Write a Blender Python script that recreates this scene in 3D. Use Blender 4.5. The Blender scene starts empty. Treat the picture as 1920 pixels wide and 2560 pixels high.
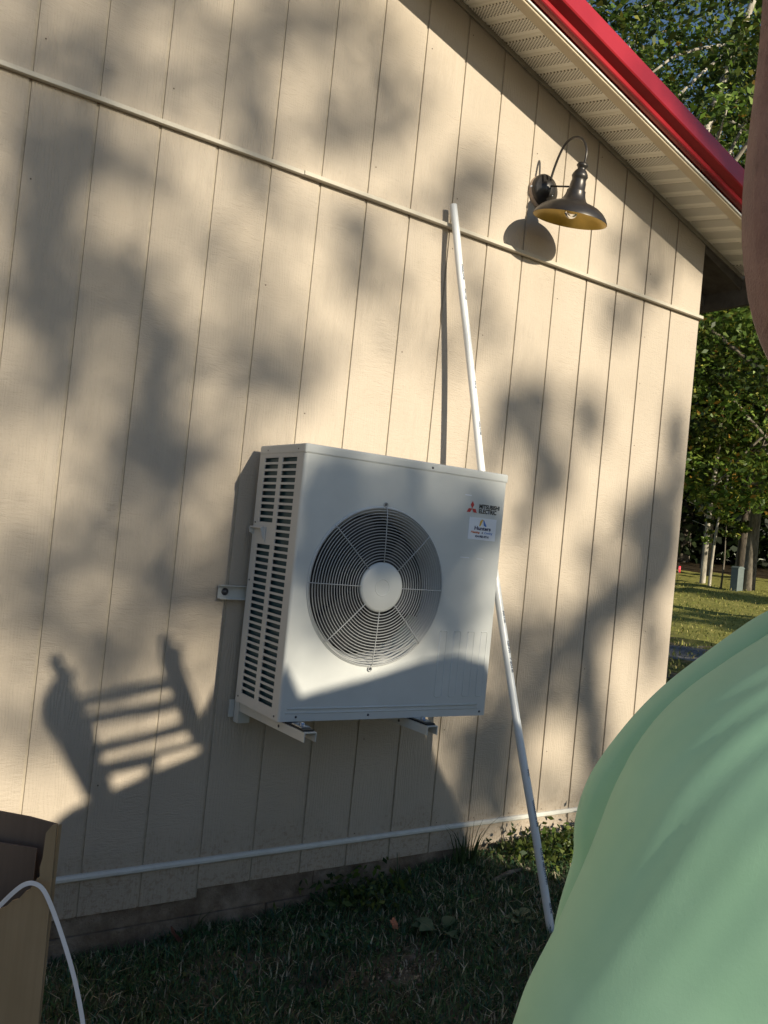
import bpy, math, random
import numpy as np
from mathutils import Vector, Matrix
random.seed(7); rng = np.random.default_rng(11)
SC = bpy.context.scene; COL = SC.collection; R = math.radians

# ------------------------------------------------------------------ camera, sky, sun, exposure
cam_d = bpy.data.cameras.new('camera'); cam = bpy.data.objects.new('camera', cam_d); COL.objects.link(cam)
cr = Vector((0.81318, -0.57352, 0.09906)); cu = Vector((-0.09689, 0.03443, 0.9947)); cf = Vector((0.57389, 0.81847, 0.02757))
cam.matrix_world = Matrix(((cr.x, cu.x, -cf.x, -0.5471), (cr.y, cu.y, -cf.y, -2.8389), (cr.z, cu.z, -cf.z, 1.163), (0, 0, 0, 1)))
cam_d.sensor_fit = 'HORIZONTAL'; cam_d.sensor_width = 36; cam_d.lens = 2228.7 / 1920 * 36
cam_d.clip_start = 0.05; cam_d.clip_end = 600
SC.camera = cam
SA, SB = 0.1396, 0.359           # towards the sun: +x per metre away from the wall, +z per metre
sun_v = Vector((SA, -1, SB)).normalized()
elev = math.asin(sun_v.z)
w = bpy.data.worlds.new('World'); SC.world = w; w.use_nodes = True
nt = w.node_tree; sky = nt.nodes.new('ShaderNodeTexSky'); sky.sky_type = 'NISHITA'; sky.sun_disc = False
sky.sun_elevation = elev; sky.sun_rotation = math.atan2(sun_v.x, sun_v.y)
sky.air_density = 1.0; sky.dust_density = 0.3; sky.ozone_density = 2.2
nt.links.new(sky.outputs[0], nt.nodes['Background'].inputs[0]); nt.nodes['Background'].inputs[1].default_value = 0.075
sl = bpy.data.lights.new('sun', 'SUN'); sl.energy = 4.6; sl.angle = R(0.55); sl.color = (1, 0.90, 0.70)
so = bpy.data.objects.new('sun', sl); COL.objects.link(so); so.rotation_euler = sun_v.to_track_quat('Z', 'Y').to_euler()
SC.view_settings.view_transform = 'Standard'; SC.view_settings.look = 'None'; SC.view_settings.gamma = 1
SC.view_settings.exposure = 0.50
SC.cycles.max_bounces = 8; SC.cycles.diffuse_bounces = 5; SC.cycles.glossy_bounces = 3; SC.cycles.transparent_max_bounces = 6

# ------------------------------------------------------------------ helpers
def tag(o, label=None, cat=None, group=None, kind=None):
    if label: o['label'] = label
    if cat: o['category'] = cat
    if group: o['group'] = group
    if kind: o['kind'] = kind
    return o
def empty(name, loc=(0, 0, 0), rz=0, **k):
    o = bpy.data.objects.new(name, None); COL.objects.link(o); o.location = loc; o.rotation_euler = (0, 0, rz)
    o.empty_display_size = 0.1; return tag(o, **k)
class MB:
    def __init__(s): s.v = []; s.f = []; s.sm = []; s.mi = []
    def add(s, vs, fs, smooth=False, m=0):
        n = len(s.v); s.v += [tuple(x) for x in vs]
        for f in fs: s.f.append(tuple(i + n for i in f)); s.sm.append(smooth); s.mi.append(m)
        return s
    def box(s, a, b, m=0, ch=0):
        x0, y0, z0 = a; x1, y1, z1 = b
        if x0 > x1: x0, x1 = x1, x0
        if y0 > y1: y0, y1 = y1, y0
        if z0 > z1: z0, z1 = z1, z0
        s.add([(x0, y0, z0), (x1, y0, z0), (x1, y1, z0), (x0, y1, z0), (x0, y0, z1), (x1, y0, z1), (x1, y1, z1), (x0, y1, z1)],
              [(0, 3, 2, 1), (4, 5, 6, 7), (0, 1, 5, 4), (1, 2, 6, 5), (2, 3, 7, 6), (3, 0, 4, 7)], False, m); return s
    def prism(s, poly, axis, lo, hi, m=0):      # poly in the two other axes, extruded along axis (0 x, 1 y, 2 z)
        n = len(poly)
        def P(p, t):
            return {0: (t, p[0], p[1]), 1: (p[0], t, p[1]), 2: (p[0], p[1], t)}[axis]
        vs = [P(p, lo) for p in poly] + [P(p, hi) for p in poly]
        s.add(vs, [tuple(range(n)), tuple(range(2 * n - 1, n - 1, -1))] + [(i, (i + 1) % n, n + (i + 1) % n, n + i) for i in range(n)], False, m); return s
    def tube(s, path, r, n=10, m=0, cap=True, closed=False):
        P = [Vector(p) for p in path]; k = len(P); rr = r if hasattr(r, '__len__') else [r] * k
        up = None; vs = []
        for i in range(k):
            a = P[i - 1] if (i > 0 or closed) else P[i]; b = P[(i + 1) % k] if (i < k - 1 or closed) else P[i]
            t = (b - a).normalized()
            if up is None: up = t.orthogonal().normalized()
            up = (up - t * up.dot(t)); up = up.normalized() if up.length > 1e-6 else t.orthogonal().normalized()
            q = t.cross(up)
            for j in range(n):
                an = 2 * math.pi * j / n; vs.append(P[i] + (up * math.cos(an) + q * math.sin(an)) * rr[i])
        fs = []
        for i in range(k if closed else k - 1):
            i2 = (i + 1) % k
            for j in range(n): fs.append((i * n + j, i * n + (j + 1) % n, i2 * n + (j + 1) % n, i2 * n + j))
        s.add(vs, fs, True, m)
        if cap and not closed:
            nn = len(s.v) - k * n
            s.f += [tuple(nn + j for j in range(n))[::-1], tuple(nn + (k - 1) * n + j for j in range(n))]; s.sm += [False] * 2; s.mi += [m] * 2
        return s
    def lathe(s, prof, c=(0, 0, 0), ax=(0, 0, 1), n=48, m=0):
        ax = Vector(ax).normalized(); e1 = ax.orthogonal().normalized(); e2 = ax.cross(e1); c = Vector(c); vs = []
        for r, h in prof:
            for j in range(n):
                an = 2 * math.pi * j / n; vs.append(c + ax * h + (e1 * math.cos(an) + e2 * math.sin(an)) * r)
        fs = [(i * n + j, i * n + (j + 1) % n, (i + 1) * n + (j + 1) % n, (i + 1) * n + j) for i in range(len(prof) - 1) for j in range(n)]
        s.add(vs, fs, True, m); return s
    def build(s, name, mat, parent=None, bevel=0, solid=0):
        me = bpy.data.meshes.new(name); me.from_pydata(s.v, [], s.f)
        me.polygons.foreach_set('use_smooth', s.sm); me.polygons.foreach_set('material_index', s.mi)
        for m in (mat if isinstance(mat, (list, tuple)) else [mat]): me.materials.append(m)
        me.update(); o = bpy.data.objects.new(name, me); COL.objects.link(o)
        if parent: o.parent = parent
        if solid: md = o.modifiers.new('solid', 'SOLIDIFY'); md.thickness = solid; md.offset = 0
        if bevel: md = o.modifiers.new('bevel', 'BEVEL'); md.width = bevel; md.segments = 2; md.limit_method = 'ANGLE'; md.angle_limit = R(40)
        return o

class MT:
    def __init__(s, name, col=(0.5, 0.5, 0.5), rough=0.6, metal=0, spec=0.5):
        s.m = bpy.data.materials.new(name); s.m.use_nodes = True; s.t = s.m.node_tree; s.b = s.t.nodes['Principled BSDF']
        s.b.inputs['Base Color'].default_value = (*col, 1); s.b.inputs['Roughness'].default_value = rough
        s.b.inputs['Metallic'].default_value = metal; s.b.inputs['Specular IOR Level'].default_value = spec
        s.co = None
    def n(s, ty, **k):
        x = s.t.nodes.new(ty)
        for a, b in k.items(): setattr(x, a, b)
        return x
    def l(s, a, b): s.t.links.new(a, b)
    def coord(s, kind='Object', scale=(1, 1, 1), rot=(0, 0, 0)):
        tc = s.n('ShaderNodeTexCoord'); mp = s.n('ShaderNodeMapping'); mp.inputs['Scale'].default_value = scale; mp.inputs['Rotation'].default_value = rot
        s.l(tc.outputs[kind], mp.inputs[0]); return mp.outputs[0]
    def noise(s, co, scale=5, detail=3, rough=0.5, dist=0):
        x = s.n('ShaderNodeTexNoise'); x.inputs['Scale'].default_value = scale; x.inputs['Detail'].default_value = detail
        x.inputs['Roughness'].default_value = rough; x.inputs['Distortion'].default_value = dist; s.l(co, x.inputs[0]); return x.outputs[0]
    def ramp(s, f, pts):
        x = s.n('ShaderNodeValToRGB'); e = x.color_ramp.elements
        while len(e) < len(pts): e.new(0.5)
        for i, (p, c) in enumerate(pts): e[i].position = p; e[i].color = (*c, 1) if len(c) == 3 else c
        s.l(f, x.inputs[0]); return x.outputs[0]
    def mix(s, f, a, b, mode='MIX'):
        x = s.n('ShaderNodeMix', data_type='RGBA', blend_type=mode)
        for val, idx in ((f, 0), (a, 6), (b, 7)):
            if isinstance(val, (int, float)): x.inputs[idx].default_value = val
            elif isinstance(val, tuple): x.inputs[idx].default_value = (*val, 1)
            else: s.l(val, x.inputs[idx])
        return x.outputs[2]
    def math(s, op, a, b=0.0, c=0.0):
        x = s.n('ShaderNodeMath', operation=op)
        for i, val in enumerate((a, b, c)):
            if isinstance(val, (int, float)): x.inputs[i].default_value = val
            else: s.l(val, x.inputs[i])
        return x.outputs[0]
    def base(s, c): s.l(c, s.b.inputs['Base Color']); return s
    def bump(s, h, dist=0.002, strength=0.5):
        x = s.n('ShaderNodeBump'); x.inputs['Distance'].default_value = dist; x.inputs['Strength'].default_value = strength
        s.l(h, x.inputs['Height']); s.l(x.outputs[0], s.b.inputs['Normal']); return s

def simple(name, col, rough=0.6, metal=0, var=0.12, scale=8, bump=0.0, bscale=60, spec=0.5):
    m = MT(name, col, rough, metal, spec); co = m.coord()
    f = m.noise(co, scale, 4, 0.6); d = tuple(c * (1 - var) for c in col); u = tuple(min(1, c * (1 + var)) for c in col)
    m.base(m.ramp(f, [(0.3, d), (0.7, u)]))
    if bump: m.bump(m.noise(co, bscale, 4, 0.6), bump, 0.6)
    return m.m

# ---- materials
def siding_mat():
    m = MT('painted_siding', rough=0.62, spec=0.35)
    co = m.coord('Object'); tall = m.coord('Object', (1, 1, 0.18)); wide = m.coord('Object', (0.35, 1, 1.6))
    big = m.noise(co, 2.2, 3, 0.55); c = m.ramp(big, [(0.3, (0.435, 0.37, 0.30)), (0.7, (0.49, 0.42, 0.345))])
    spk = m.noise(co, 230, 2, 0.6); c = m.mix(m.ramp(spk, [(0.68, (0, 0, 0)), (0.76, (0.18, 0.18, 0.18))]), c, (0.60, 0.55, 0.46))
    dirt = m.noise(co, 26, 4, 0.7); c = m.mix(m.ramp(dirt, [(0.28, (0.3, 0.3, 0.3)), (0.42, (0, 0, 0))]), c, (0.36, 0.31, 0.24))
    sz_ = m.n('ShaderNodeSeparateXYZ'); m.l(co, sz_.inputs[0]); low = m.math('SUBTRACT', 0.34, m.math('ADD', sz_.outputs[2], m.math('MULTIPLY', m.noise(co, 6, 4, 0.7), 0.5)))
    spl = m.ramp(m.noise(co, 55, 3, 0.7), [(0.5, (0, 0, 0)), (0.62, (1, 1, 1))]); c = m.mix(m.math('MULTIPLY', m.math('MINIMUM', m.math('MAXIMUM', m.math('MULTIPLY', low, 4.0), 0), 0.45), m.math('ADD', spl, 0.3)), c, (0.26, 0.19, 0.13))
    m.base(c)
    # embossed cedar grain: cathedral rings in some places, short cross ripples in others
    wv = m.n('ShaderNodeTexWave', wave_type='BANDS', bands_direction='X'); wv.inputs['Scale'].default_value = 28; wv.inputs['Distortion'].default_value = 14
    wv.inputs['Detail'].default_value = 3; wv.inputs['Detail Scale'].default_value = 0.9; m.l(tall, wv.inputs[0])
    rip = m.noise(wide, 62, 3, 0.65, 1.2); msk = m.noise(co, 3.1, 2, 0.5)
    mk = m.ramp(msk, [(0.42, (0, 0, 0)), (0.62, (1, 1, 1))])
    h = m.mix(mk, m.mix(0.45, rip, wv.outputs[0]), m.math('MULTIPLY', rip, 1.5))
    h = m.mix(0.3, h, m.noise(co, 240, 2, 0.6))
    m.bump(h, 0.0045, 0.7); return m.m
M_side = siding_mat()
M_groove = simple('groove_paint', (0.44, 0.38, 0.30), 0.7, var=0.1, scale=40)
M_nail = simple('nail_rust', (0.10, 0.07, 0.05), 0.7)
M_fascia = simple('tan_fascia', (0.62, 0.52, 0.37), 0.5, var=0.06, scale=10)
M_trim = simple('cream_trim', (0.50, 0.455, 0.375), 0.45, var=0.06, scale=10, bump=0.0004, bscale=90)
M_trimw = simple('white_trim', (0.62, 0.61, 0.57), 0.5, var=0.08, scale=18, bump=0.0006, bscale=80)
M_chan = simple('grey_brown_channel', (0.30, 0.27, 0.22), 0.55, var=0.15, scale=14)  # grey-brown tone, darker than the siding
M_frame = simple('raw_eave_board', (0.11, 0.095, 0.08), 0.85, var=0.3, scale=14, bump=0.001)
def soffit_mat():
    m = MT('vented_soffit', rough=0.5); tc = m.n('ShaderNodeTexCoord'); sep = m.n('ShaderNodeSeparateXYZ'); m.l(tc.outputs['UV'], sep.inputs[0])
    u, v = sep.outputs[0], sep.outputs[1]
    def cell(offu, offv):
        a = m.math('FRACT', m.math('ADD', m.math('DIVIDE', u, 0.0118), offu)); b = m.math('FRACT', m.math('ADD', m.math('DIVIDE', v, 0.0215), offv))
        da = m.math('DIVIDE', m.math('ABSOLUTE', m.math('SUBTRACT', a, 0.5)), 0.23); db = m.math('DIVIDE', m.math('ABSOLUTE', m.math('SUBTRACT', b, 0.5)), 0.24)
        return m.math('LESS_THAN', m.math('ADD', m.math('POWER', da, 2), m.math('POWER', db, 2)), 1)
    h = m.math('MAXIMUM', cell(0, 0), cell(0.5, 0.5))
    pu = m.math('FRACT', m.math('DIVIDE', u, 0.1035)); band = m.math('MULTIPLY', m.math('GREATER_THAN', pu, 0.36), m.math('LESS_THAN', pu, 0.93))
    h = m.math('MULTIPLY', h, band)
    nz = m.noise(m.coord('Object'), 9, 3); c = m.ramp(nz, [(0.3, (0.88, 0.84, 0.74)), (0.7, (0.90, 0.87, 0.78))])
    m.base(m.mix(h, c, (0.17, 0.145, 0.105))); return m.m
M_soff = soffit_mat()
def metal_red():
    m = MT('red_painted_metal', (0.42, 0.018, 0.022), 0.28, 0.0, 0.5); m.b.inputs['Coat Weight'].default_value = 0.35; m.b.inputs['Coat Roughness'].default_value = 0.12
    m.base(m.ramp(m.noise(m.coord(), 6, 3), [(0.3, (0.32, 0.014, 0.022)), (0.7, (0.37, 0.02, 0.029))])); return m.m
M_red = metal_red()
def block_mat():
    m = MT('foundation_block', rough=0.9); co = m.coord('Object')
    c = m.ramp(m.noise(co, 9, 5, 0.65), [(0.3, (0.10, 0.07, 0.048)), (0.5, (0.19, 0.145, 0.105)), (0.7, (0.32, 0.265, 0.21))])
    m.base(c); m.bump(m.mix(0.5, m.noise(co, 9, 5, 0.75), m.noise(co, 45, 5, 0.7)), 0.02, 1.0); return m.m
M_block = block_mat()
M_paint = simple('unit_grey_white_paint', (0.555, 0.57, 0.57), 0.36, var=0.06, scale=5, bump=0.00015, bscale=400)
M_side_panel = simple('unit_side_plastic', (0.55, 0.555, 0.55), 0.5, var=0.03, scale=6)
M_wire = simple('grille_wire', (0.42, 0.43, 0.44), 0.35, var=0.05)
M_bell = simple('fan_shroud', (0.52, 0.53, 0.53), 0.3, var=0.05)
M_dark = simple('dark_cavity', (0.012, 0.014, 0.016), 0.7)  # near-black that stands in for shade in hollows
M_coil = None
def coil():
    m = MT('blue_coil_fins', (0.01, 0.05, 0.07), 0.4, 0.3); wv = m.n('ShaderNodeTexWave', bands_direction='Y'); wv.inputs['Scale'].default_value = 90
    m.l(m.coord(), wv.inputs[0]); m.base(m.ramp(wv.outputs[0], [(0.3, (0.006, 0.025, 0.035)), (0.8, (0.02, 0.10, 0.14))])); return m.m
M_coil = coil()
M_blade = simple('fan_blade_shaded', (0.022, 0.024, 0.027), 0.4)  # grey blades darkened to stand for the shade behind the grille
M_screw = simple('screw_steel', (0.10, 0.10, 0.11), 0.4, 0.7)
M_zinc = simple('zinc_steel', (0.55, 0.58, 0.62), 0.25, 0.9, var=0.15, scale=60)
M_brk = simple('bracket_powder_coat', (0.56, 0.56, 0.53), 0.4, var=0.05)
M_rub = simple('black_rubber', (0.012, 0.012, 0.012), 0.6)
M_redlogo = simple('logo_red', (0.45, 0.008, 0.015), 0.4); M_black = simple('print_black', (0.012, 0.012, 0.014), 0.5)
M_stick = simple('sticker_white', (0.74, 0.77, 0.85), 0.35, var=0.02); M_navy = simple('print_navy', (0.01, 0.015, 0.08), 0.5)
M_orange = simple('print_orange', (0.55, 0.13, 0.02), 0.5); M_yel = simple('print_yellow', (0.7, 0.42, 0.05), 0.5); M_lblue = simple('print_blue', (0.04, 0.16, 0.5), 0.5)
M_pvc = simple('white_pvc', (0.74, 0.76, 0.78), 0.3, var=0.02, scale=12)
M_pvcink = simple('pvc_ink', (0.10, 0.12, 0.17), 0.6)
M_bronze = simple('oil_rubbed_bronze', (0.055, 0.05, 0.047), 0.36, 0.55, var=0.15, scale=30, bump=0.0002, bscale=300)
M_gold = simple('gold_inner_enamel', (0.62, 0.42, 0.085), 0.33, 0.25, var=0.15, scale=14)
M_tan = simple('tan_gasket', (0.45, 0.34, 0.26), 0.6)
def glass():
    m = MT('bulb_glass', (1, 1, 1), 0.02); m.b.inputs['Transmission Weight'].default_value = 1; m.b.inputs['IOR'].default_value = 1.45; return m.m
M_glass = glass()
def card(name, a, b):
    m = MT(name, rough=0.8, spec=0.25); co = m.coord('Object'); st = m.coord('Object', (1, 1, 0.05))
    c = m.ramp(m.noise(co, 4, 4, 0.6), [(0.3, a), (0.7, b)])
    c = m.mix(m.ramp(m.noise(st, 120, 2), [(0.4, (0, 0, 0)), (0.7, (0.25, 0.25, 0.25))]), c, tuple(x * 0.75 for x in a))
    m.base(c); m.bump(m.noise(st, 160, 2), 0.0006, 0.4); return m.m
M_card = card('corrugated_cardboard', (0.25, 0.185, 0.11), (0.31, 0.235, 0.15)); M_cardin = card('cardboard_inside', (0.17, 0.12, 0.09), (0.21, 0.15, 0.11))
M_strap = simple('white_plastic_strap', (0.70, 0.72, 0.80), 0.3, var=0.03)
M_wood = simple('rough_lumber', (0.28, 0.2, 0.12), 0.8, var=0.25)
M_blocker = simple('blocker_paint', (0.06, 0.07, 0.09), 0.3); M_tyre = simple('blocker_tyre', (0.02, 0.02, 0.02), 0.8)
def attrmat(name, rough=0.6, trans=0.0, attr='Col'):
    m = MT(name, rough=rough, spec=0.3); a = m.n('ShaderNodeAttribute', attribute_name=attr); m.base(a.outputs['Color'])
    if trans:
        tr = m.n('ShaderNodeBsdfTranslucent'); m.l(a.outputs['Color'], tr.inputs[0]); ms = m.n('ShaderNodeMixShader'); ms.inputs[0].default_value = trans
        out = m.t.nodes['Material Output']; m.l(m.b.outputs[0], ms.inputs[1]); m.l(tr.outputs[0], ms.inputs[2]); m.l(ms.outputs[0], out.inputs[0])
    return m.m
M_leaf = attrmat('leaf', 0.45, 0.35); M_grass = attrmat('grass_blade', 0.6, 0.25)
def bark(name, a, b, s=14):
    m = MT(name, rough=0.9); co = m.coord('Object', (1, 1, 0.35)); f = m.noise(co, s, 5, 0.7); m.base(m.ramp(f, [(0.35, a), (0.6, b)])); m.bump(f, 0.02, 0.7); return m.m
M_bark = bark('grey_bark', (0.08, 0.065, 0.05), (0.22, 0.19, 0.15)); M_birch = bark('pale_birch_bark', (0.20, 0.175, 0.14), (0.50, 0.46, 0.39), 5); M_darkbark = bark('dark_bark', (0.02, 0.016, 0.012), (0.07, 0.055, 0.04))

def ground_mat():
    m = MT('lawn_soil', rough=0.95, spec=0.15); co = m.coord('Object')
    g = m.ramp(m.noise(co, 3.0, 5, 0.7), [(0.3, (0.035, 0.05, 0.018)), (0.5, (0.075, 0.085, 0.026)), (0.7, (0.13, 0.13, 0.045))])
    soil = m.ramp(m.noise(co, 14, 5, 0.7), [(0.3, (0.07, 0.053, 0.036)), (0.7, (0.30, 0.235, 0.17))])
    c = m.mix(m.ramp(m.noise(co, 1.7, 4, 0.6), [(0.5, (0, 0, 0)), (0.58, (1, 1, 1))]), g, soil)
    sep = m.n('ShaderNodeSeparateXYZ'); m.l(co, sep.inputs[0]); X = sep.outputs[0]; Y = sep.outputs[1]
    near = m.math('LESS_THAN', X, 4.2); c = m.mix(m.math('MULTIPLY', near, 0.75), c, soil)
    # washed gravel strip crossing the lawn beyond the corner
    nz = m.math('MULTIPLY', m.noise(co, 1.1, 3), 1.6)
    dd = m.math('ABSOLUTE', m.math('SUBTRACT', m.math('ADD', X, nz), 10.9))
    grav = m.ramp(m.noise(co, 22, 4, 0.8), [(0.35, (0.10, 0.10, 0.11)), (0.6, (0.27, 0.26, 0.26)), (0.75, (0.5, 0.48, 0.45))])
    c = m.mix(m.math('LESS_THAN', dd, 0.75), c, grav)
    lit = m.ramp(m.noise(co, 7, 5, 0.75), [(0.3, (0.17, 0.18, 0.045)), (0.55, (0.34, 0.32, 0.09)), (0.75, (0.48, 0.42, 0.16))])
    c = m.mix(m.math('GREATER_THAN', X, 11.6), c, lit)  # sunlight on the far lawn put into a brighter colour
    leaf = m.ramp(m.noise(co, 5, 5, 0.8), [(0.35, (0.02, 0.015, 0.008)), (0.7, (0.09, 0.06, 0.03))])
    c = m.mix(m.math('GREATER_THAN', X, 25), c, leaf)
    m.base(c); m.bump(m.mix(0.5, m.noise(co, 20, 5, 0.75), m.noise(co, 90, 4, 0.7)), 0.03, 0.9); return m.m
M_ground = ground_mat()

# ------------------------------------------------------------------ ground
def gz(x, y):
    b = np.interp(x, [-4, -0.5, 0.36, 1.0, 1.8, 2.4, 3.3, 5, 11, 26, 60], [-0.42, -0.33, -0.275, -0.25, -0.175, -0.125, -0.115, -0.10, -0.02, 1.1, 2.0])
    return b - 0.045 * np.clip(-np.asarray(y), 0, 3.2)
xs = np.unique(np.concatenate([np.linspace(-60, -4, 12), np.linspace(-4, 6, 140), np.linspace(6, 26, 90), np.linspace(26, 220, 26)]))
ys = np.unique(np.concatenate([np.linspace(-160, -6, 22), np.linspace(-6, 2, 110), np.linspace(2, 24, 50), np.linspace(24, 220, 22)]))
XX, YY = np.meshgrid(xs, ys, indexing='ij')
def lump(x, y): return 0.012 * np.sin(7.3 * x + 2 * np.sin(3.1 * y)) * np.sin(6.1 * y + 1.7 * np.sin(4.3 * x)) + 0.006 * np.sin(19 * x + 11 * y) * np.sin(17 * y - 9 * x)
ZZ = gz(XX, YY) + lump(XX, YY) * (1 + 2.5 * (XX > 5))
# small hollow and a mound of bare soil under the unit
hol = lambda x, y: -0.07 * np.exp(-(((x - 1.06) / 0.10) ** 2 + ((y + 0.44) / 0.06) ** 2)) + 0.010 * np.exp(-(((x - 1.30) / 0.16) ** 2 + ((y + 0.53) / 0.10) ** 2))
ZZ = ZZ + hol(XX, YY)
def gh(x, y): return gz(x, y) + lump(x, y) * (1 + 2.5 * (x > 5)) + hol(x, y)
nx, ny = XX.shape; V = np.stack([XX, YY, ZZ], -1).reshape(-1, 3); I = np.arange(nx * ny).reshape(nx, ny)
F = np.stack([I[:-1, :-1], I[1:, :-1], I[1:, 1:], I[:-1, 1:]], -1).reshape(-1, 4)
me = bpy.data.meshes.new('ground'); me.from_pydata(V.tolist(), [], F.tolist()); me.materials.append(M_ground); me.polygons.foreach_set('use_smooth', [True] * len(F))
g = bpy.data.objects.new('ground', me); COL.objects.link(g); tag(g, kind='structure')

# ------------------------------------------------------------------ building
G = 0.2032; XR = 16.12 * G; RS = 0.30
def zr(x): return 3.335 - RS * (x - 1.526)          # rake line on the wall
bld = empty('building', (0, 0, 0), label='tan grooved plywood building with a red metal roof edge and vented soffit', cat='building')
ZB = 2.434
def siding(z0f, top, name, seed):
    b = MB(); rd = random.Random(seed); e = 0.0050; dp = 0.0050
    i = -20; x = -20 * G
    while i < 17:
        xa = i * G + (e if True else 0); xb = (i + 1) * G - e if i < 15 else XR
        if i == 16: break
        step = [0, 0.0015, 0.003][(i // 6) % 3] * 0.6
        za, zb = z0f(xa), z0f(xb); ta, tb = top(xa), top(xb); y = -step
        b.add([(xa, y, za), (xb, y, za), (xb, y, tb), (xa, y, ta)], [(0, 1, 2, 3)])
        if za < 1: b.add([(xa, y, za), (xb, y, za), (xb, 0.012, za), (xa, 0.012, za)], [(0, 3, 2, 1)])
        xn = (i + 1) * G + e
        if i < 15:
            tc = top((i + 1) * G)
            b.add([(xb, y, za), (xb + 0.0015, dp, za), (xn - 0.0015, dp, za), (xn, -0.0, za), (xb, y, tc), (xb + 0.0015, dp, tc), (xn - 0.0015, dp, tc), (xn, 0, tc)],
                  [(0, 1, 5, 4), (1, 2, 6, 5), (2, 3, 7, 6)], False, 1)
        # nails
        zc = za + 0.12
        while zc < min(ta, tb) - 0.05:
            if rd.random() < 0.22:
                nx_ = xa + 0.018 + rd.random() * 0.01; r = 0.0028; q = [(nx_ + r * math.cos(t), y - 0.0006, zc + r * math.sin(t)) for t in np.linspace(0, 6.283, 8)[:-1]]
                b.add(q, [tuple(range(7))], False, 2)
            zc += 0.2 + rd.random() * 0.25
        i += 1
    return b.build(name, [M_side, M_groove, M_nail], bld)
siding(lambda x: -0.138 if x < 0.815 else -0.107, lambda x: ZB - 0.01, 'lower_siding', 3)
siding(lambda x: ZB + 0.004 if True else 0, lambda x: zr(x) + 0.05, 'upper_siding', 9)
b = MB(); b.box((-4.1, 0.013, -0.6), (XR - 0.01, 0.2, 2.3)); b.box((XR - 0.005, 0.001, -0.2), (XR, 8, 2.78)); b.box((-4.1, 7.9, -0.2), (XR, 8, 2.7)); b.build('wall_core', M_side, bld)
# foundation blocks with a rough course line
b = MB(); x = -4.2; rd = random.Random(4)
while x < XR:
    ww = 1.37
    b.box((x + 0.001, 0.006 + rd.random() * 0.002, -0.1985), (min(x + ww, XR) - 0.0005, 0.1, -0.08))
    b.box((x - 0.19, -0.002 + rd.random() * 0.004, -0.42), (min(x + ww - 0.2, XR) - 0.001, 0.1, -0.2 - 0.003 * rd.random()))
    x += ww + 0.0025
b.box((-4.1, 0.011, -0.45), (XR - 0.02, 0.0128, -0.09)); b.build('foundation', M_block, bld)
# horizontal flashing strips (two lengths meeting) and the lower white bead
def flash(x0, x1, y, name):
    b = MB(); p = [(0.0, 2.4435), (-0.006, 2.4435), (-y, 2.4385), (-y - 0.001, 2.4245), (-y + 0.003, 2.4225), (0.0, 2.4245)]
    b.prism(p, 0, x0, x1); return b.build(name, M_trim, bld)
flash(-4.1, 0.935, 0.021, 'flashing_strip'); flash(0.9355, XR + 0.004, 0.026, 'flashing_strip')
b = MB(); b.prism([(0.002, 0.0), (-0.009, -0.001), (-0.014, -0.008), (-0.014, -0.016), (-0.009, -0.021), (0.002, -0.022)], 0, -4.1, XR + 0.002)
b.build('bottom_bead', M_trimw, bld)
# rake: channel on wall, ribbed soffit dropping outward, fascia, red trim
DY = 0.305
def zf(x): return 3.197 - 0.28 * (x - 1.645)           # bottom of fascia, DY out from the wall
X0, X1 = -1.2, 3.66
def sweep(prof, name, mat, x0=X0, x1=X1, f=zf, seg=1, **k):  # profile (y, dz) swept down the rake
    b = MB(); xsw = np.linspace(x0, x1, seg + 1); n = len(prof)
    vs = [(x, y, f(x) + dz) for x in xsw for y, dz in prof]
    fs = [(i * n + j, i * n + (j + 1) % n, (i + 1) * n + (j + 1) % n, (i + 1) * n + j) for i in range(seg) for j in range(n)]
    fs += [tuple(range(n))[::-1], tuple((seg) * n + j for j in range(n))]
    b.add(vs, fs); return b.build(name, mat, bld, **k)
sweep([(0.0, 0.0), (-0.012, -0.003), (-0.015, 0.003), (-0.015, 0.019), (-0.011, 0.022), (0, 0.022)], 'rake_channel', M_chan, X0, XR + 0.36, zr)
# soffit with v ribs
b = MB(); per = 0.1035; L = (X1 - X0) / math.cos(math.atan(0.293)); uvs = []
prof = [(0, 0), (0.10, 0), (0.145, 0.011), (0.175, 0.011), (0.22, 0), (0.26, 0), (0.305, 0.011), (0.335, 0.011), (0.38, 0), (1, 0)]
s = 0; pts = []
while s < L:
    pts += [(s + a * per, h) for a, h in prof[:-1]]; s += per
vs = []; fs = []
for i, (s, h) in enumerate(pts):
    x = X0 + s / L * (X1 - X0)
    vs += [(x, -0.008, zr(x) + 0.018 + h), (x, -DY + 0.042, zf(x) + 0.046 + h)]; uvs += [(s, 0), (s, 0.27)]
    if i: fs.append((2 * i - 2, 2 * i - 1, 2 * i + 1, 2 * i))
b.add(vs, fs); sf = b.build('soffit', M_soff, bld)
uvl = sf.data.uv_layers.new(name='UVMap'); 
for lp in sf.data.loops: uvl.data[lp.index].uv = uvs[lp.vertex_index]
sweep([(-DY + 0.046, 0.062), (-DY + 0.044, 0.040), (-DY, 0.037), (-DY - 0.003, 0.039), (-DY - 0.003, 0.046), (-DY + 0.03, 0.066)], 'fascia', M_fascia)
sweep([(-DY - 0.004, 0.046), (-DY - 0.011, 0.046), (-DY - 0.011, 0.054), (-DY - 0.002, 0.054)], 'lit_fascia_lip', M_trimw)  # pale lip colour stands in for the sunlit fascia edge
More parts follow.
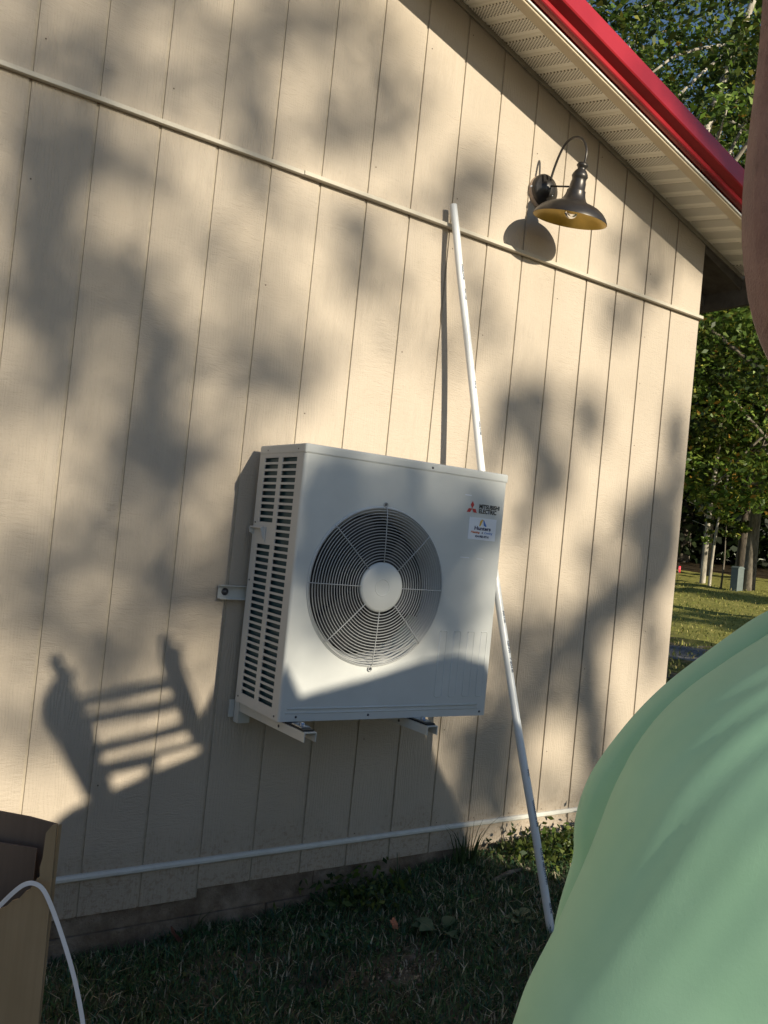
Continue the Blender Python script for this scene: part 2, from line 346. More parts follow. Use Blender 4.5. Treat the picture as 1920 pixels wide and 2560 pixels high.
sweep([(-DY - 0.000, 0.078), (-DY - 0.024, 0.080), (-DY - 0.028, 0.084), (-DY - 0.028, 0.099), (-DY - 0.026, 0.101), (-DY - 0.062, 0.116), (-DY - 0.066, 0.122),
       (-DY - 0.062, 0.205), (-DY - 0.052, 0.214), (-DY + 0.05, 0.218), (-DY + 0.05, 0.19), (-DY + 0.0, 0.19)], 'rake_trim', M_red, bevel=0.002)
b = MB(); zt = 0.215
b.prism([(X0, zf(X0) + 0.178), (X1, zf(X1) + 0.178), (X1, zf(X1) + zt), (X0, zf(X0) + zt), (-6.1, zf(X1) + zt), (-6.1, zf(X1) + 0.178)], 1, -DY + 0.055, 8.3); b.build('roof', M_red, bld)
# eave return on the far corner: open framing under the overhang
b = MB(); b.box((3.61, -0.245, 2.575), (3.64, 8.2, 2.72))
b.prism([(XR - 0.02, zf(XR) + 0.04), (3.612, zf(3.612) + 0.02), (3.612, zf(3.612) + 0.04), (XR - 0.02, zf(XR) + 0.06)], 1, 0.01, 8.2)
b.prism([(XR + 0.002, zf(XR) + 0.03), (3.612, zf(3.612) + 0.01), (3.612, zr(3.612) + 0.06), (XR + 0.002, zr(XR) + 0.06)], 1, -0.004, 0.009)
b.prism([(XR + 0.002, zf(XR) - 0.06), (3.609, 2.60), (3.609, zf(3.609) + 0.018), (XR + 0.002, zf(XR) + 0.038)], 1, 0.22, 0.25)
b.build('eave_box', M_frame, bld)

# ------------------------------------------------------------------ condenser unit
def text_obj(txt, size, name, mat, parent, M, sx=1.0, bold=0.0, shear=0.0, align='LEFT', spacing=1.0):
    cd = bpy.data.curves.new('txt', 'FONT'); cd.body = txt; cd.size = size; cd.align_x = align; cd.offset = bold; cd.shear = shear; cd.space_character = spacing
    cd.resolution_u = 3
    to = bpy.data.objects.new('txt', cd); COL.objects.link(to); dg = bpy.context.evaluated_depsgraph_get()
    mm = bpy.data.meshes.new_from_object(to.evaluated_get(dg)); bpy.data.objects.remove(to); bpy.data.curves.remove(cd)
    mm.transform(Matrix.Diagonal((sx, 1, 1, 1))); mm.transform(M); mm.materials.clear(); mm.materials.append(mat); mm.name = name
    o = bpy.data.objects.new(name, mm); COL.objects.link(o); o.parent = parent; return o
W, H, D = 0.845, 0.8855, 0.332
ac = empty('heat_pump_unit', (0.8543, -0.3756, 0.5497), -0.0346, label='pale grey outdoor heat pump unit with round fan grille hung on the tan wall', cat='heat pump')
FC = (0.322, 0.4445); FR = 0.262
b = MB(); rc = 0.010
# front sheet with a round opening
u0, u1, w0, w1 = rc, W - rc, 0.0, 0.862; angs = sorted(list(np.linspace(0, 2 * math.pi, 97)[:-1]) + [math.atan2(ww - FC[1], uu - FC[0]) % (2 * math.pi) for uu in (u0, u1) for ww in (w0, w1)])
inn = []; out = []
for t in angs:
    c, s_ = math.cos(t), math.sin(t); k = min([(u1 - FC[0]) / c if c > 1e-9 else 9, (u0 - FC[0]) / c if c < -1e-9 else 9, (w1 - FC[1]) / s_ if s_ > 1e-9 else 9, (w0 - FC[1]) / s_ if s_ < -1e-9 else 9])
    inn.append((FC[0] + FR * c, 0, FC[1] + FR * s_)); out.append((FC[0] + k * c, 0, FC[1] + k * s_))
n = len(angs); b.add(inn + out, [(i, n + i, n + (i + 1) % n, (i + 1) % n) for i in range(n)])
for sx, xo in ((-1, 0), (1, W)):                       # rolled vertical edges
    cx = xo - sx * rc; vs = []; k = 6
    for j in range(k + 1):
        t = math.pi / 2 * j / k; vs += [(cx + sx * rc * math.sin(t), rc - rc * math.cos(t), w0), (cx + sx * rc * math.sin(t), rc - rc * math.cos(t), w1)]
    b.add(vs, [(2 * j, 2 * j + 1, 2 * j + 3, 2 * j + 2) for j in range(k)], True)
b.add([(W, rc, 0), (W, D, 0), (W, D, w1), (W, rc, w1)], [(0, 1, 2, 3)])
b.add([(0.02, D, 0), (W, D, 0), (W, D, w1), (0.02, D, w1)], [(3, 2, 1, 0)])
b.add([(0, 0.006, 0), (W, 0.006, 0), (W, D, 0), (0, D, 0)], [(0, 3, 2, 1)])
# pressed bead around the opening
b.tube([(FC[0] + (FR + 0.004) * math.cos(t), -0.001, FC[1] + (FR + 0.004) * math.sin(t)) for t in np.linspace(0, 2 * math.pi, 97)[:-1]], 0.004, 8, closed=True)
# pressed sill lines and drawn ribs on the lower right
b.tube([(0.028, 0.0, 0.041), (0.80, 0.0, 0.041)], 0.0035, 8); b.tube([(0.022, 0.0015, 0.0265), (0.805, 0.0015, 0.0265)], 0.0032, 8)
for ua, ub in ((0.604, 0.635), (0.666, 0.697), (0.728, 0.759), (0.790, 0.819)):
    b.tube([(ua, 0.0002, 0.30), (ua, 0.0002, 0.075), (ua + 0.004, 0.0002, 0.071), (ub - 0.004, 0.0002, 0.071), (ub, 0.0002, 0.075), (ub, 0.0002, 0.30), (ub - 0.005, 0.0002, 0.304), (ua + 0.005, 0.0002, 0.304), (ua, 0.0002, 0.30)], 0.0021, 6)
b.build('cabinet', M_paint, ac)
# lid
b = MB(); b.box((-0.002, -0.003, 0.8535), (W + 0.002, D + 0.002, H)); b.build('lid', M_paint, ac, bevel=0.006)
# left louvre panel
b = MB(); ub = [0.010, 0.052, 0.155, 0.186, 0.288, D]; pitch = 0.02265; top_w = 0.842; hh = 0.0146
wb = [0.0]; rows = []
for k in range(36):
    t = top_w - (35 - k) * pitch; rows.append((t - hh, t)); wb += [t - hh, t]
wb.append(0.862)
for i in range(5):
    for j in range(len(wb) - 1):
        k = (j - 1) // 2; hole = (j % 2 == 1) and i in (1, 3) and not (i == 3 and 23 <= k <= 25)
        if not hole:
            a0, a1, c0, c1 = ub[i], ub[i + 1], wb[j], wb[j + 1]; b.add([(0, a0, c0), (0, a1, c0), (0, a1, c1), (0, a0, c1)], [(3, 2, 1, 0)])
import bmesh
lp = b.build('louvre_panel', M_side_panel, ac); bm = bmesh.new(); bm.from_mesh(lp.data); bmesh.ops.remove_doubles(bm, verts=bm.verts, dist=1e-5); bm.to_mesh(lp.data); bm.free()
md = lp.modifiers.new('solid', 'SOLIDIFY'); md.thickness = 0.003; md.offset = -1
b = MB(); b.box((-0.016, 0.235, 0.600), (0.0, 0.325, 0.606)); b.prism([(0.0, 0.600), (-0.016, 0.600), (-0.012, 0.585), (0.0, 0.578)], 1, 0.322, 0.328); b.box((-0.004, 0.226, 0.556), (-0.0005, 0.236, 0.607)); b.prism([(0, .6), (-.016, .6), (-.006, .57), (0, .56)], 1, 0.232, 0.237)
b.build('grip_handle', M_side_panel, ac, bevel=0.0015)
b = MB(); b.box((0.012, 0.015, 0.006), (0.03, D - 0.012, 0.852)); b.build('coil', M_coil, ac)
b = MB(); b.box((0.045, 0.118, 0.01), (W - 0.02, D - 0.02, 0.85)); b.box((0.62, 0.01, 0.01), (W - 0.02, 0.15, 0.85)); b.build('inner_shade_block', M_dark, ac)  # dark filler standing in for the shade inside the cabinet
# shroud, fan, grille
b = MB(); b.lathe([(FR, 0), (FR - 0.006, 0.006), (FR - 0.014, 0.02), (FR - 0.020, 0.045), (FR - 0.020, 0.1175)], (FC[0], 0, FC[1]), (0, 1, 0), 96); b.build('fan_shroud', M_bell, ac)
b = MB(); b.lathe([(0.0, 0.045), (0.055, 0.047), (0.062, 0.055), (0.062, 0.11), (0, 0.11)], (FC[0], 0, FC[1]), (0, 1, 0), 40)
for k in range(3):
    a0 = R(200 + 120 * k); vs = []; nr, na = 7, 9
    for i in range(nr):
        r = 0.06 + (FR - 0.028 - 0.06) * i / (nr - 1); sw = 0.25 * i / (nr - 1)
        for j in range(na):
            t = a0 + sw + R(78) * j / (na - 1); vs.append((FC[0] + r * math.cos(t), 0.055 + 0.05 * j / (na - 1) + 0.006 * math.sin(i), FC[1] + r * math.sin(t)))
    b.add(vs, [(i * na + j, i * na + j + 1, (i + 1) * na + j + 1, (i + 1) * na + j) for i in range(nr - 1) for j in range(na - 1)], True)
b.build('fan', M_blade, ac)
b = MB()
def gy(r): return -0.024 + 0.012 * (r / FR) ** 3
for k in range(18):
    r = 0.092 + (FR - 0.006 - 0.092) * k / 17; b.tube([(FC[0] + r * math.cos(t), gy(r), FC[1] + r * math.sin(t)) for t in np.linspace(0, 2 * math.pi, 73)[:-1]], 0.00155, 6, closed=True)
for rr_, yy_ in ((FR + 0.002, -0.006), (FR + 0.003, -0.002)):
    b.tube([(FC[0] + rr_ * math.cos(t), yy_, FC[1] + rr_ * math.sin(t)) for t in np.linspace(0, 2 * math.pi, 97)[:-1]], 0.0022, 6, closed=True)
for k in range(8):
    t = math.pi / 4 * k; b.tube([(FC[0] + r * math.cos(t), gy(r) - 0.0025, FC[1] + r * math.sin(t)) for r in (0.078, 0.15, 0.21, FR - 0.004)] + [(FC[0] + (FR + 0.006) * math.cos(t), -0.002, FC[1] + (FR + 0.006) * math.sin(t))], 0.0017, 6)
for sg in (1, -1):
    b.tube([(FC[0] + 0.0075 * math.cos(t), -0.004, FC[1] + sg * (FR + 0.014) + 0.0075 * math.sin(t)) for t in np.linspace(0, 2 * math.pi, 17)[:-1]], 0.002, 6, closed=True)
b.build('fan_grille', M_wire, ac)
b = MB(); b.lathe([(0, 0), (0.0252, 0), (0.026, 0), (0.0268, -0.0012), (0.0276, -0.0013), (0.0284, -0.0012), (0.0292, 0), (0.030, 0), (0.074, 0.0005), (0.082, 0.004), (0.084, 0.009), (0.083, 0.013)], (FC[0], -0.0305, FC[1]), (0, 1, 0), 64); b.build('grille_hub', M_paint, ac)
# screws
for u, ww in ((0.062, 0.0145), (0.335, 0.0145), (0.815, 0.0145), (0.50, 0.868), (0.322, FC[1] + FR + 0.014), (0.322, FC[1] - FR - 0.014)):
    b = MB(); b.lathe([(0, -0.0035), (0.003, -0.003), (0.0042, 0)], (u, 0 if ww < 0.8 else -0.003, ww), (0, 1, 0), 12); b.build('screw', M_screw, ac)
for v_, ww in ((0.045, 0.868), (0.27, 0.868), (0.03, 0.012), (0.31, 0.02), (0.316, 0.62), (0.316, 0.42)):
    b = MB(); b.lathe([(0, -0.002), (0.0026, -0.0015), (0.0035, 0)], (-0.001, v_, ww), (1, 0, 0), 10); b.build('screw', M_screw, ac)
# scuffs
for q0, q1 in (((0.655, 0.790), (0.685, 0.7935)), ((0.66, 0.567), (0.70, 0.5695)), ((0.735, 0.566), (0.765, 0.568))):
    MB().box((q0[0], -0.0004, q0[1]), (q1[0], 0.0, q1[1])).build('scuff_mark', M_stick, ac)
# emblem of three rhombi and the lettering
TX = lambda u, v, w_: Matrix.Translation((u, v, w_)) @ Matrix.Rotation(math.pi / 2, 4, 'X')
b = MB(); ec = (0.692, 0.7455); a = 0.0272
for k in range(3):
    t = math.pi / 2 + k * 2 * math.pi / 3; d1 = (math.cos(t), math.sin(t)); q = []
    for r, dt in ((0, 0), (a / math.sqrt(3) * 1.0, math.pi / 6), (a, 0), (a / math.sqrt(3) * 1.0, -math.pi / 6)):
        q.append((ec[0] + r * math.cos(t + dt), -0.0012, ec[1] + r * math.sin(t + dt)))
    b.add(q, [(0, 3, 2, 1)])
b.build('emblem', M_redlogo, ac)
text_obj('MITSUBISHI', 0.0205, 'lettering', M_black, ac, TX(0.7235, -0.0012, 0.7500), sx=0.93, bold=0.0007)
text_obj('ELECTRIC', 0.0205, 'lettering', M_black, ac, TX(0.7235, -0.0012, 0.7325), sx=0.93, bold=0.0007)
stk = MB().box((0.6845, -0.0012, 0.6355), (0.811, 0.0, 0.7150)).build('sticker', M_stick, ac)
text_obj('Hunters', 0.0185, 'sticker_print', M_navy, stk, TX(0.748, -0.0020, 0.6715), sx=1.25, bold=0.0006, align='CENTER')
text_obj('Heating', 0.0105, 'sticker_print', M_orange, stk, TX(0.695, -0.0020, 0.6592), sx=1.22, bold=0.0003, shear=0.3)
text_obj('&', 0.0095, 'sticker_print', M_navy, stk, TX(0.7455, -0.0020, 0.6592), bold=0.0002)
text_obj('Cooling', 0.0105, 'sticker_print', M_lblue, stk, TX(0.7565, -0.0020, 0.6592), sx=1.15, bold=0.0001, shear=0.3)
text_obj('434-983-9716', 0.0108, 'sticker_print', M_navy, stk, TX(0.748, -0.0020, 0.6445), sx=1.05, bold=0.0004, align='CENTER')
b = MB()
b.add([(0.731, -0.002, 0.685), (0.737, -0.002, 0.6855), (0.7475, -0.002, 0.7085), (0.7425, -0.002, 0.711), (0.734, -0.002, 0.702)], [(0, 1, 2, 3, 4)], False, 0)
b.add([(0.7475, -0.0021, 0.7085), (0.752, -0.0021, 0.7075), (0.7655, -0.0021, 0.6865), (0.7605, -0.0021, 0.6845), (0.752, -0.0021, 0.689)], [(0, 1, 2, 3, 4)], False, 1)
b.build('sticker_print', [M_yel, M_lblue], stk)

# ------------------------------------------------------------------ wall bracket
wbk = empty('wall_bracket', (0.80, 0, 0.54), label='pale steel wall bracket carrying the grey heat pump unit', cat='bracket')
def brk(b, name, m=M_brk, **k):
    o = b.build(name, m, wbk, **k)
    for v_ in o.data.vertices: v_.co -= Vector((0.80, 0, 0.54))
    return o
b = MB(); p = [(-0.008, 0.943), (-0.033, 0.943), (-0.033, 0.940), (-0.011, 0.940), (-0.011, 0.898), (-0.033, 0.898), (-0.033, 0.895), (-0.008, 0.895)]; b.prism(p, 0, 0.775, 1.66); brk(b, 'top_rail')
b = MB(); b.lathe([(0, -0.022), (0.006, -0.021), (0.0085, -0.018), (0.0085, -0.014), (0.013, -0.013), (0.013, -0.011)], (0.80, 0, 0.920), (0, 1, 0), 12); brk(b, 'lag_bolt', M_screw)
for xa in (0.885, 1.365):
    b = MB(); zt_ = 0.542; p = [(xa, zt_), (xa + 0.044, zt_), (xa + 0.044, zt_ - 0.030), (xa + 0.041, zt_ - 0.030), (xa + 0.041, zt_ - 0.003), (xa + 0.003, zt_ - 0.003), (xa + 0.003, zt_ - 0.030), (xa, zt_ - 0.030)]
    b.prism(p, 1, -0.492, -0.045); brk(b, 'support_arm')
    b = MB(); b.box((xa - 0.003, -0.046, 0.47), (xa + 0.043, -0.013, 0.895)); b.box((xa - 0.022, -0.012, 0.485), (xa - 0.004, -0.006, 0.545)); brk(b, 'upright')
    b = MB(); b.box((xa + 0.002, -0.48, zt_ + 0.0005), (xa + 0.042, -0.36, zt_ + 0.006)); brk(b, 'rubber_pad', M_rub, bevel=0.002)
    b = MB(); b.box((xa + 0.006, -0.462, zt_ + 0.0065), (xa + 0.038, -0.400, zt_ + 0.010)); b.lathe([(0, 0.019), (0.009, 0.018), (0.0095, 0.011), (0.014, 0.010)], (xa + 0.022, -0.435, zt_), (0, 0, 1), 6); brk(b, 'clamp_bolt', M_zinc)
    b = MB(); b.lathe([(0, -0.003), (0.0045, -0.002), (0.005, 0)], (xa - 0.0005, -0.33, zt_ - 0.016), (1, 0, 0), 10); brk(b, 'rivet', M_screw)

# ------------------------------------------------------------------ pipe
def sm(pts, n=8):
    P = [Vector(p) for p in pts]; o = []
    for i in range(len(P) - 1):
        p0 = P[max(i - 1, 0)]; p1 = P[i]; p2 = P[i + 1]; p3 = P[min(i + 2, len(P) - 1)]
        for k in range(n):
            t = k / n; o.append(0.5 * ((2 * p1) + (-p0 + p2) * t + (2 * p0 - 5 * p1 + 4 * p2 - p3) * t * t + (-p0 + 3 * p1 - 3 * p2 + p3) * t ** 3))
    return o + [P[-1]]
PIPE = [(1.603, -0.04, 2.509), (1.618, -0.06, 2.391), (1.635, -0.085, 2.237), (1.687, -0.125, 1.923), (1.718, -0.158, 1.702), (1.744, -0.195, 1.483), (1.771, -0.248, 1.229), (1.799, -0.305, 0.98), (1.821, -0.365, 0.753), (1.846, -0.445, 0.464), (1.877, -0.525, 0.179), (1.912, -0.615, -0.155), (1.921, -0.638, -0.24)]
pc = sm(PIPE); pp = MB(); pp.tube(pc, 0.0150, 20, cap=False)
pp.lathe([(0.0150, 0), (0.0122, 0.0), (0.0122, -0.03)], pc[0], (pc[0] - pc[1]).normalized(), 20)
pipe = pp.build('pvc_pipe', M_pvc); tag(pipe, 'long white plastic pipe leaning on the wall beside the heat pump', 'pipe')
camp = Vector((-0.5471, -2.8389, 1.163))
def on_pipe(z, txt, size, bold=0.0005):
    for i in range(len(pc) - 1):
        if pc[i].z >= z > pc[i + 1].z: break
    c = pc[i]; t = (pc[i + 1] - pc[i]).normalized(); nrm = (Vector((-0.45, -0.9, 0.1))); nrm = (nrm + Vector((0.55, 0, 0))); nrm = (nrm - t * nrm.dot(t)).normalized(); s_ = nrm.cross(t)
    M = Matrix((( t.x, -s_.x * -1, nrm.x, 0), (t.y, s_.y, nrm.y, 0), (t.z, s_.z, nrm.z, 0), (0, 0, 0, 1)))
    M = Matrix.Translation(c + nrm * 0.0157 - s_ * size * 0.33) @ M
    return text_obj(txt, size, 'pipe_print', M_pvcink, pipe, M, bold=bold)
for z, t_, s_ in ((2.245, 'CHARLOTTE', 0.011), (2.13, 'PVC 1120', 0.011), (1.80, 'SCH 40', 0.010), (1.64, 'ASTM D1785', 0.010), (0.90, 'PVC 1120', 0.011), (0.80, 'NSF-PW', 0.013), (0.735, '1" SCH 40', 0.013), (0.33, 'PVC', 0.013), (0.22, 'CHARLOTTE PIPE', 0.012), (0.09, 'SCH 40', 0.013), (0.0, 'NSF-DWV PVC', 0.012), (-0.1, '450 PSI', 0.012)):
    on_pipe(z, t_, s_)

# ------------------------------------------------------------------ gooseneck barn lamp
lm = empty('wall_lamp', (2.10, 0, 2.73), label='bronze gooseneck barn lamp with gold inside, on the wall under the eave', cat='lamp')
def lb(b, name, m, par=None, **k):
    o = b.build(name, m, par or lm, **k)
    if not par:
        for v_ in o.data.vertices: v_.co -= Vector((2.10, 0, 2.73))
    return o
LC = Vector((2.10, -0.196, 2.556)); tl = 0.20; ax = Vector((0, -math.sin(tl), math.cos(tl)))
b = MB(); b.lathe([(0.074, 0), (0.074, 0.014), (0.068, 0.018)], (2.108, 0, 2.722), (0, -1, 0), 40); lb(b, 'junction_ring', M_tan)
b = MB(); b.lathe([(0.070, 0.016), (0.070, 0.030), (0.062, 0.040), (0.040, 0.046), (0.036, 0.060), (0.022, 0.066), (0, 0.067)], (2.106, 0, 2.726), (0, -1, 0), 40); lb(b, 'back_plate', M_bronze)
b = MB(); b.tube(sm([(2.10, -0.06, 2.762), (2.10, -0.076, 2.809), (2.10, -0.099, 2.858), (2.10, -0.124, 2.893), (2.10, -0.156, 2.909), (2.10, -0.190, 2.908), (2.10, -0.226, 2.888), (2.10, -0.250, 2.850), (2.10, -0.256, 2.812), (2.10, -0.247, 2.768)], 6), 0.0052, 12); lb(b, 'gooseneck', M_bronze)
b = MB(); b.tube([(2.10, -0.06, 2.735), (2.10, -0.215, 2.69)], 0.004, 10); lb(b, 'brace_rod', M_bronze)
prof = [(0.0, 0.232), (0.017, 0.232), (0.022, 0.226), (0.024, 0.219), (0.018, 0.213), (0.017, 0.205), (0.024, 0.198), (0.031, 0.186), (0.034, 0.176), (0.030, 0.168), (0.029, 0.160), (0.032, 0.150), (0.034, 0.122), (0.039, 0.118), (0.039, 0.112), (0.042, 0.098), (0.050, 0.080), (0.064, 0.068), (0.088, 0.061), (0.112, 0.051), (0.132, 0.037), (0.147, 0.020), (0.1545, 0.006), (0.156, 0.0)]
b = MB(); b.lathe(prof, LC, ax, 72); shade = lb(b, 'lamp_shade', M_bronze)
b = MB(); b.lathe([(0.155, 0.0), (0.152, 0.004), (0.144, 0.018), (0.129, 0.034), (0.110, 0.047), (0.087, 0.057), (0.062, 0.064), (0.046, 0.08), (0.038, 0.10), (0.0, 0.105)], LC, ax, 72); lb(b, 'shade_lining', M_gold)
b = MB(); b.tube([LC + ax * 0.10, LC + ax * 0.075], 0.013, 16); lb(b, 'bulb_socket', M_rub)
b = MB(); b.lathe([(0.012, 0.074), (0.015, 0.066), (0.026, 0.052), (0.030, 0.038), (0.028, 0.022), (0.018, 0.010), (0.006, 0.005), (0, 0.0045)], LC, ax, 28); lb(b, 'bulb', M_glass)
b = MB(); b.lathe([(0, 0.012), (0.006, 0.01), (0.007, 0)], (2.040, -0.008, 2.727), (0, -1, 0), 12); lb(b, 'wire_nut', M_stick)
for dx, dz in ((-0.02, -0.012), (0.012, -0.028)):
    b = MB(); b.lathe([(0, 0.008), (0.004, 0.007), (0.005, 0)], (2.106 + dx, -0.056, 2.726 + dz), (0, -1, 0), 12); lb(b, 'cap_nut', M_zinc)

# ------------------------------------------------------------------ cardboard carton and strap
cb = empty('cardboard_box', (-0.30, -1.2, -0.36), label='tall open brown cardboard carton with one torn front edge, bottom left corner', cat='cardboard box')
def cbx(b, name, m, **k):
    o = b.build(name, m, cb, **k)
    for v_ in o.data.vertices: v_.co -= Vector((-0.30, -1.2, -0.36))
    return o
# front sheet, torn along the top; thickness 5 mm
A0 = Vector((-0.104, -1.396, 0)); dl = Vector((-0.817, 0.576, 0)); dn = Vector((0.576, 0.817, 0))
def sheet(poly, org, d, nrm, th, name, mat):
    b = MB(); n = len(poly); vs = [org + d * s_ + Vector((0, 0, z)) for s_, z in poly]; vs += [v_ + nrm * th for v_ in vs]
    b.add(vs, [tuple(range(n)), tuple(range(2 * n - 1, n - 1, -1))] + [(i, (i + 1) % n, n + (i + 1) % n, n + i) for i in range(n)]); return cbx(b, name, mat)
sheet([(-0.012, -0.36), (0.004, 0.655), (0.012, 0.652), (0.020, 0.640), (0.021, 0.60), (0.024, 0.585), (0.022, 0.570), (0.027, 0.566), (0.036, 0.548), (0.042, 0.545), (0.052, 0.532), (0.062, 0.528), (0.072, 0.517), (0.083, 0.512), (0.12, 0.49), (0.5, 0.40), (0.85, 0.42), (0.85, -0.36)], A0, dl, dn, 0.005, 'front_panel', [M_card])
B0 = Vector((-0.046, -1.190, 0))
sheet([(-0.01, -0.36), (0.0, 0.584), (0.05, 0.592), (0.11, 0.597), (0.9, 0.61), (0.9, -0.36)], B0, dl, dn, 0.005, 'back_panel', [M_cardin])
sd = (B0 - A0).normalized(); sn = Vector((sd.y, -sd.x, 0))
sheet([(0.006, -0.36), (0.006, 0.653), (0.10, 0.61), (0.205, 0.584), (0.205, -0.36)], A0 + Vector((0.004, 0, 0)), sd, -sn, 0.005, 'side_panel', [M_card])
sheet([(0.02, 0.548), (0.30, 0.565), (0.30, 0.35), (0.02, 0.33)], B0 - dn * 0.03, dl, dn, 0.004, 'inner_flap', [M_cardin])
b = MB(); vs = [(0.014, 0.60), (0.025, 0.585), (0.030, 0.56), (0.024, 0.54), (0.020, 0.53), (0.016, 0.56)]; vs = [A0 + dl * s_ + dn * 0.012 + Vector((0, 0, z)) for s_, z in vs]; b.add(vs, [tuple(range(6))]); cbx(b, 'torn_slot_shade', M_dark)  # flat dark patch in place of the shade inside the tear
# strap
SP = sm([(-0.235, -1.36, 0.40), (-0.201, -1.352, 0.488), (-0.174, -1.369, 0.528), (-0.157, -1.382, 0.553), (-0.145, -1.391, 0.565), (-0.133, -1.399, 0.567), (-0.120, -1.407, 0.557), (-0.104, -1.417, 0.524), (-0.083, -1.430, 0.470), (-0.065, -1.441, 0.415), (-0.050, -1.450, 0.355), (-0.041, -1.454, 0.303), (-0.02, -1.46, 0.1), (0.0, -1.46, -0.2), (0.04, -1.44, -0.33)], 6)
b = MB(); vs = []
for i, p_ in enumerate(SP):
    t = (SP[min(i + 1, len(SP) - 1)] - SP[max(i - 1, 0)]).normalized(); f_ = i / len(SP); wd = Vector((0.45 - 0.2 * f_, -0.75, 0.55 + 0.2 * f_)); wd = (wd - t * wd.dot(t)).normalized(); nn = t.cross(wd)
    side = (t.cross(Vector((0.57, 0.82, 0)))).normalized(); wd = (side * 0.85 + wd * (0.55 - 0.5 * min(1, f_ * 3))).normalized(); nn = t.cross(wd).normalized()
    vs += [p_ - wd * 0.0036, p_ + wd * 0.0036, p_ + wd * 0.0036 + nn * 0.0009, p_ - wd * 0.0036 + nn * 0.0009]
b.add(vs, [(4 * i + j, 4 * i + (j + 1) % 4, 4 * i + 4 + (j + 1) % 4, 4 * i + 4 + j) for i in range(len(SP) - 1) for j in range(4)])
st = b.build('packing_strap', M_strap); tag(st, 'white plastic packing strap arching over the torn carton', 'strap')

# ------------------------------------------------------------------ person: body, shirt, arm hair
RH = Vector((0.817, -0.576, 0)); FH = Vector((0.576, 0.817, 0))
per_ = empty('person', (0.17, -2.55, -0.42), label='person in a light green T-shirt close to the camera, forearm raised', cat='person')
def skinned(chains, name, mat, sub=2):
    vs = []; es = []; rad = []
    def addv(p_, r): vs.append(tuple(p_)); rad.append(r); return len(vs) - 1
    idx = {}
    for ch in chains:
        prev = None
        for it in ch:
            if isinstance(it, str): cur = idx[it]
            else:
                p_, r = it[0], it[1]; cur = addv(p_, r)
                if len(it) > 2: idx[it[2]] = cur
            if prev is not None: es.append((prev, cur))
            prev = cur
    me = bpy.data.meshes.new(name); me.from_pydata(vs, es, []); me.materials.append(mat); o = bpy.data.objects.new(name, me); COL.objects.link(o)
    md = o.modifiers.new('skin', 'SKIN'); md.use_smooth_shade = True
    for i, sv in enumerate(me.skin_vertices[0].data):
        rr_ = rad[i]; sv.radius = rr_ if isinstance(rr_, tuple) else (rr_, rr_); sv.use_root = (i == 0)
    md2 = o.modifiers.new('sub', 'SUBSURF'); md2.levels = sub; md2.render_levels = sub
    return o
C0 = Vector((0.14, -2.56, 0))
def pt(a, f_, z): return C0 + RH * a + FH * f_ + Vector((0, 0, z))
M_skin = MT('skin', (0.33, 0.20, 0.165), 0.5, 0, 0.4); co = M_skin.coord('Object')
M_skin.base(M_skin.ramp(M_skin.noise(co, 26, 5, 0.7), [(0.3, (0.18, 0.105, 0.10)), (0.5, (0.25, 0.145, 0.135)), (0.7, (0.31, 0.19, 0.17))])); M_skin.bump(M_skin.noise(co, 420, 4, 0.7), 0.0016, 0.9)
M_skin.b.inputs['Subsurface Weight'].default_value = 0.08; M_skin.b.inputs['Subsurface Radius'].default_value = (0.02, 0.008, 0.005); M_skin = M_skin.m
legs = []
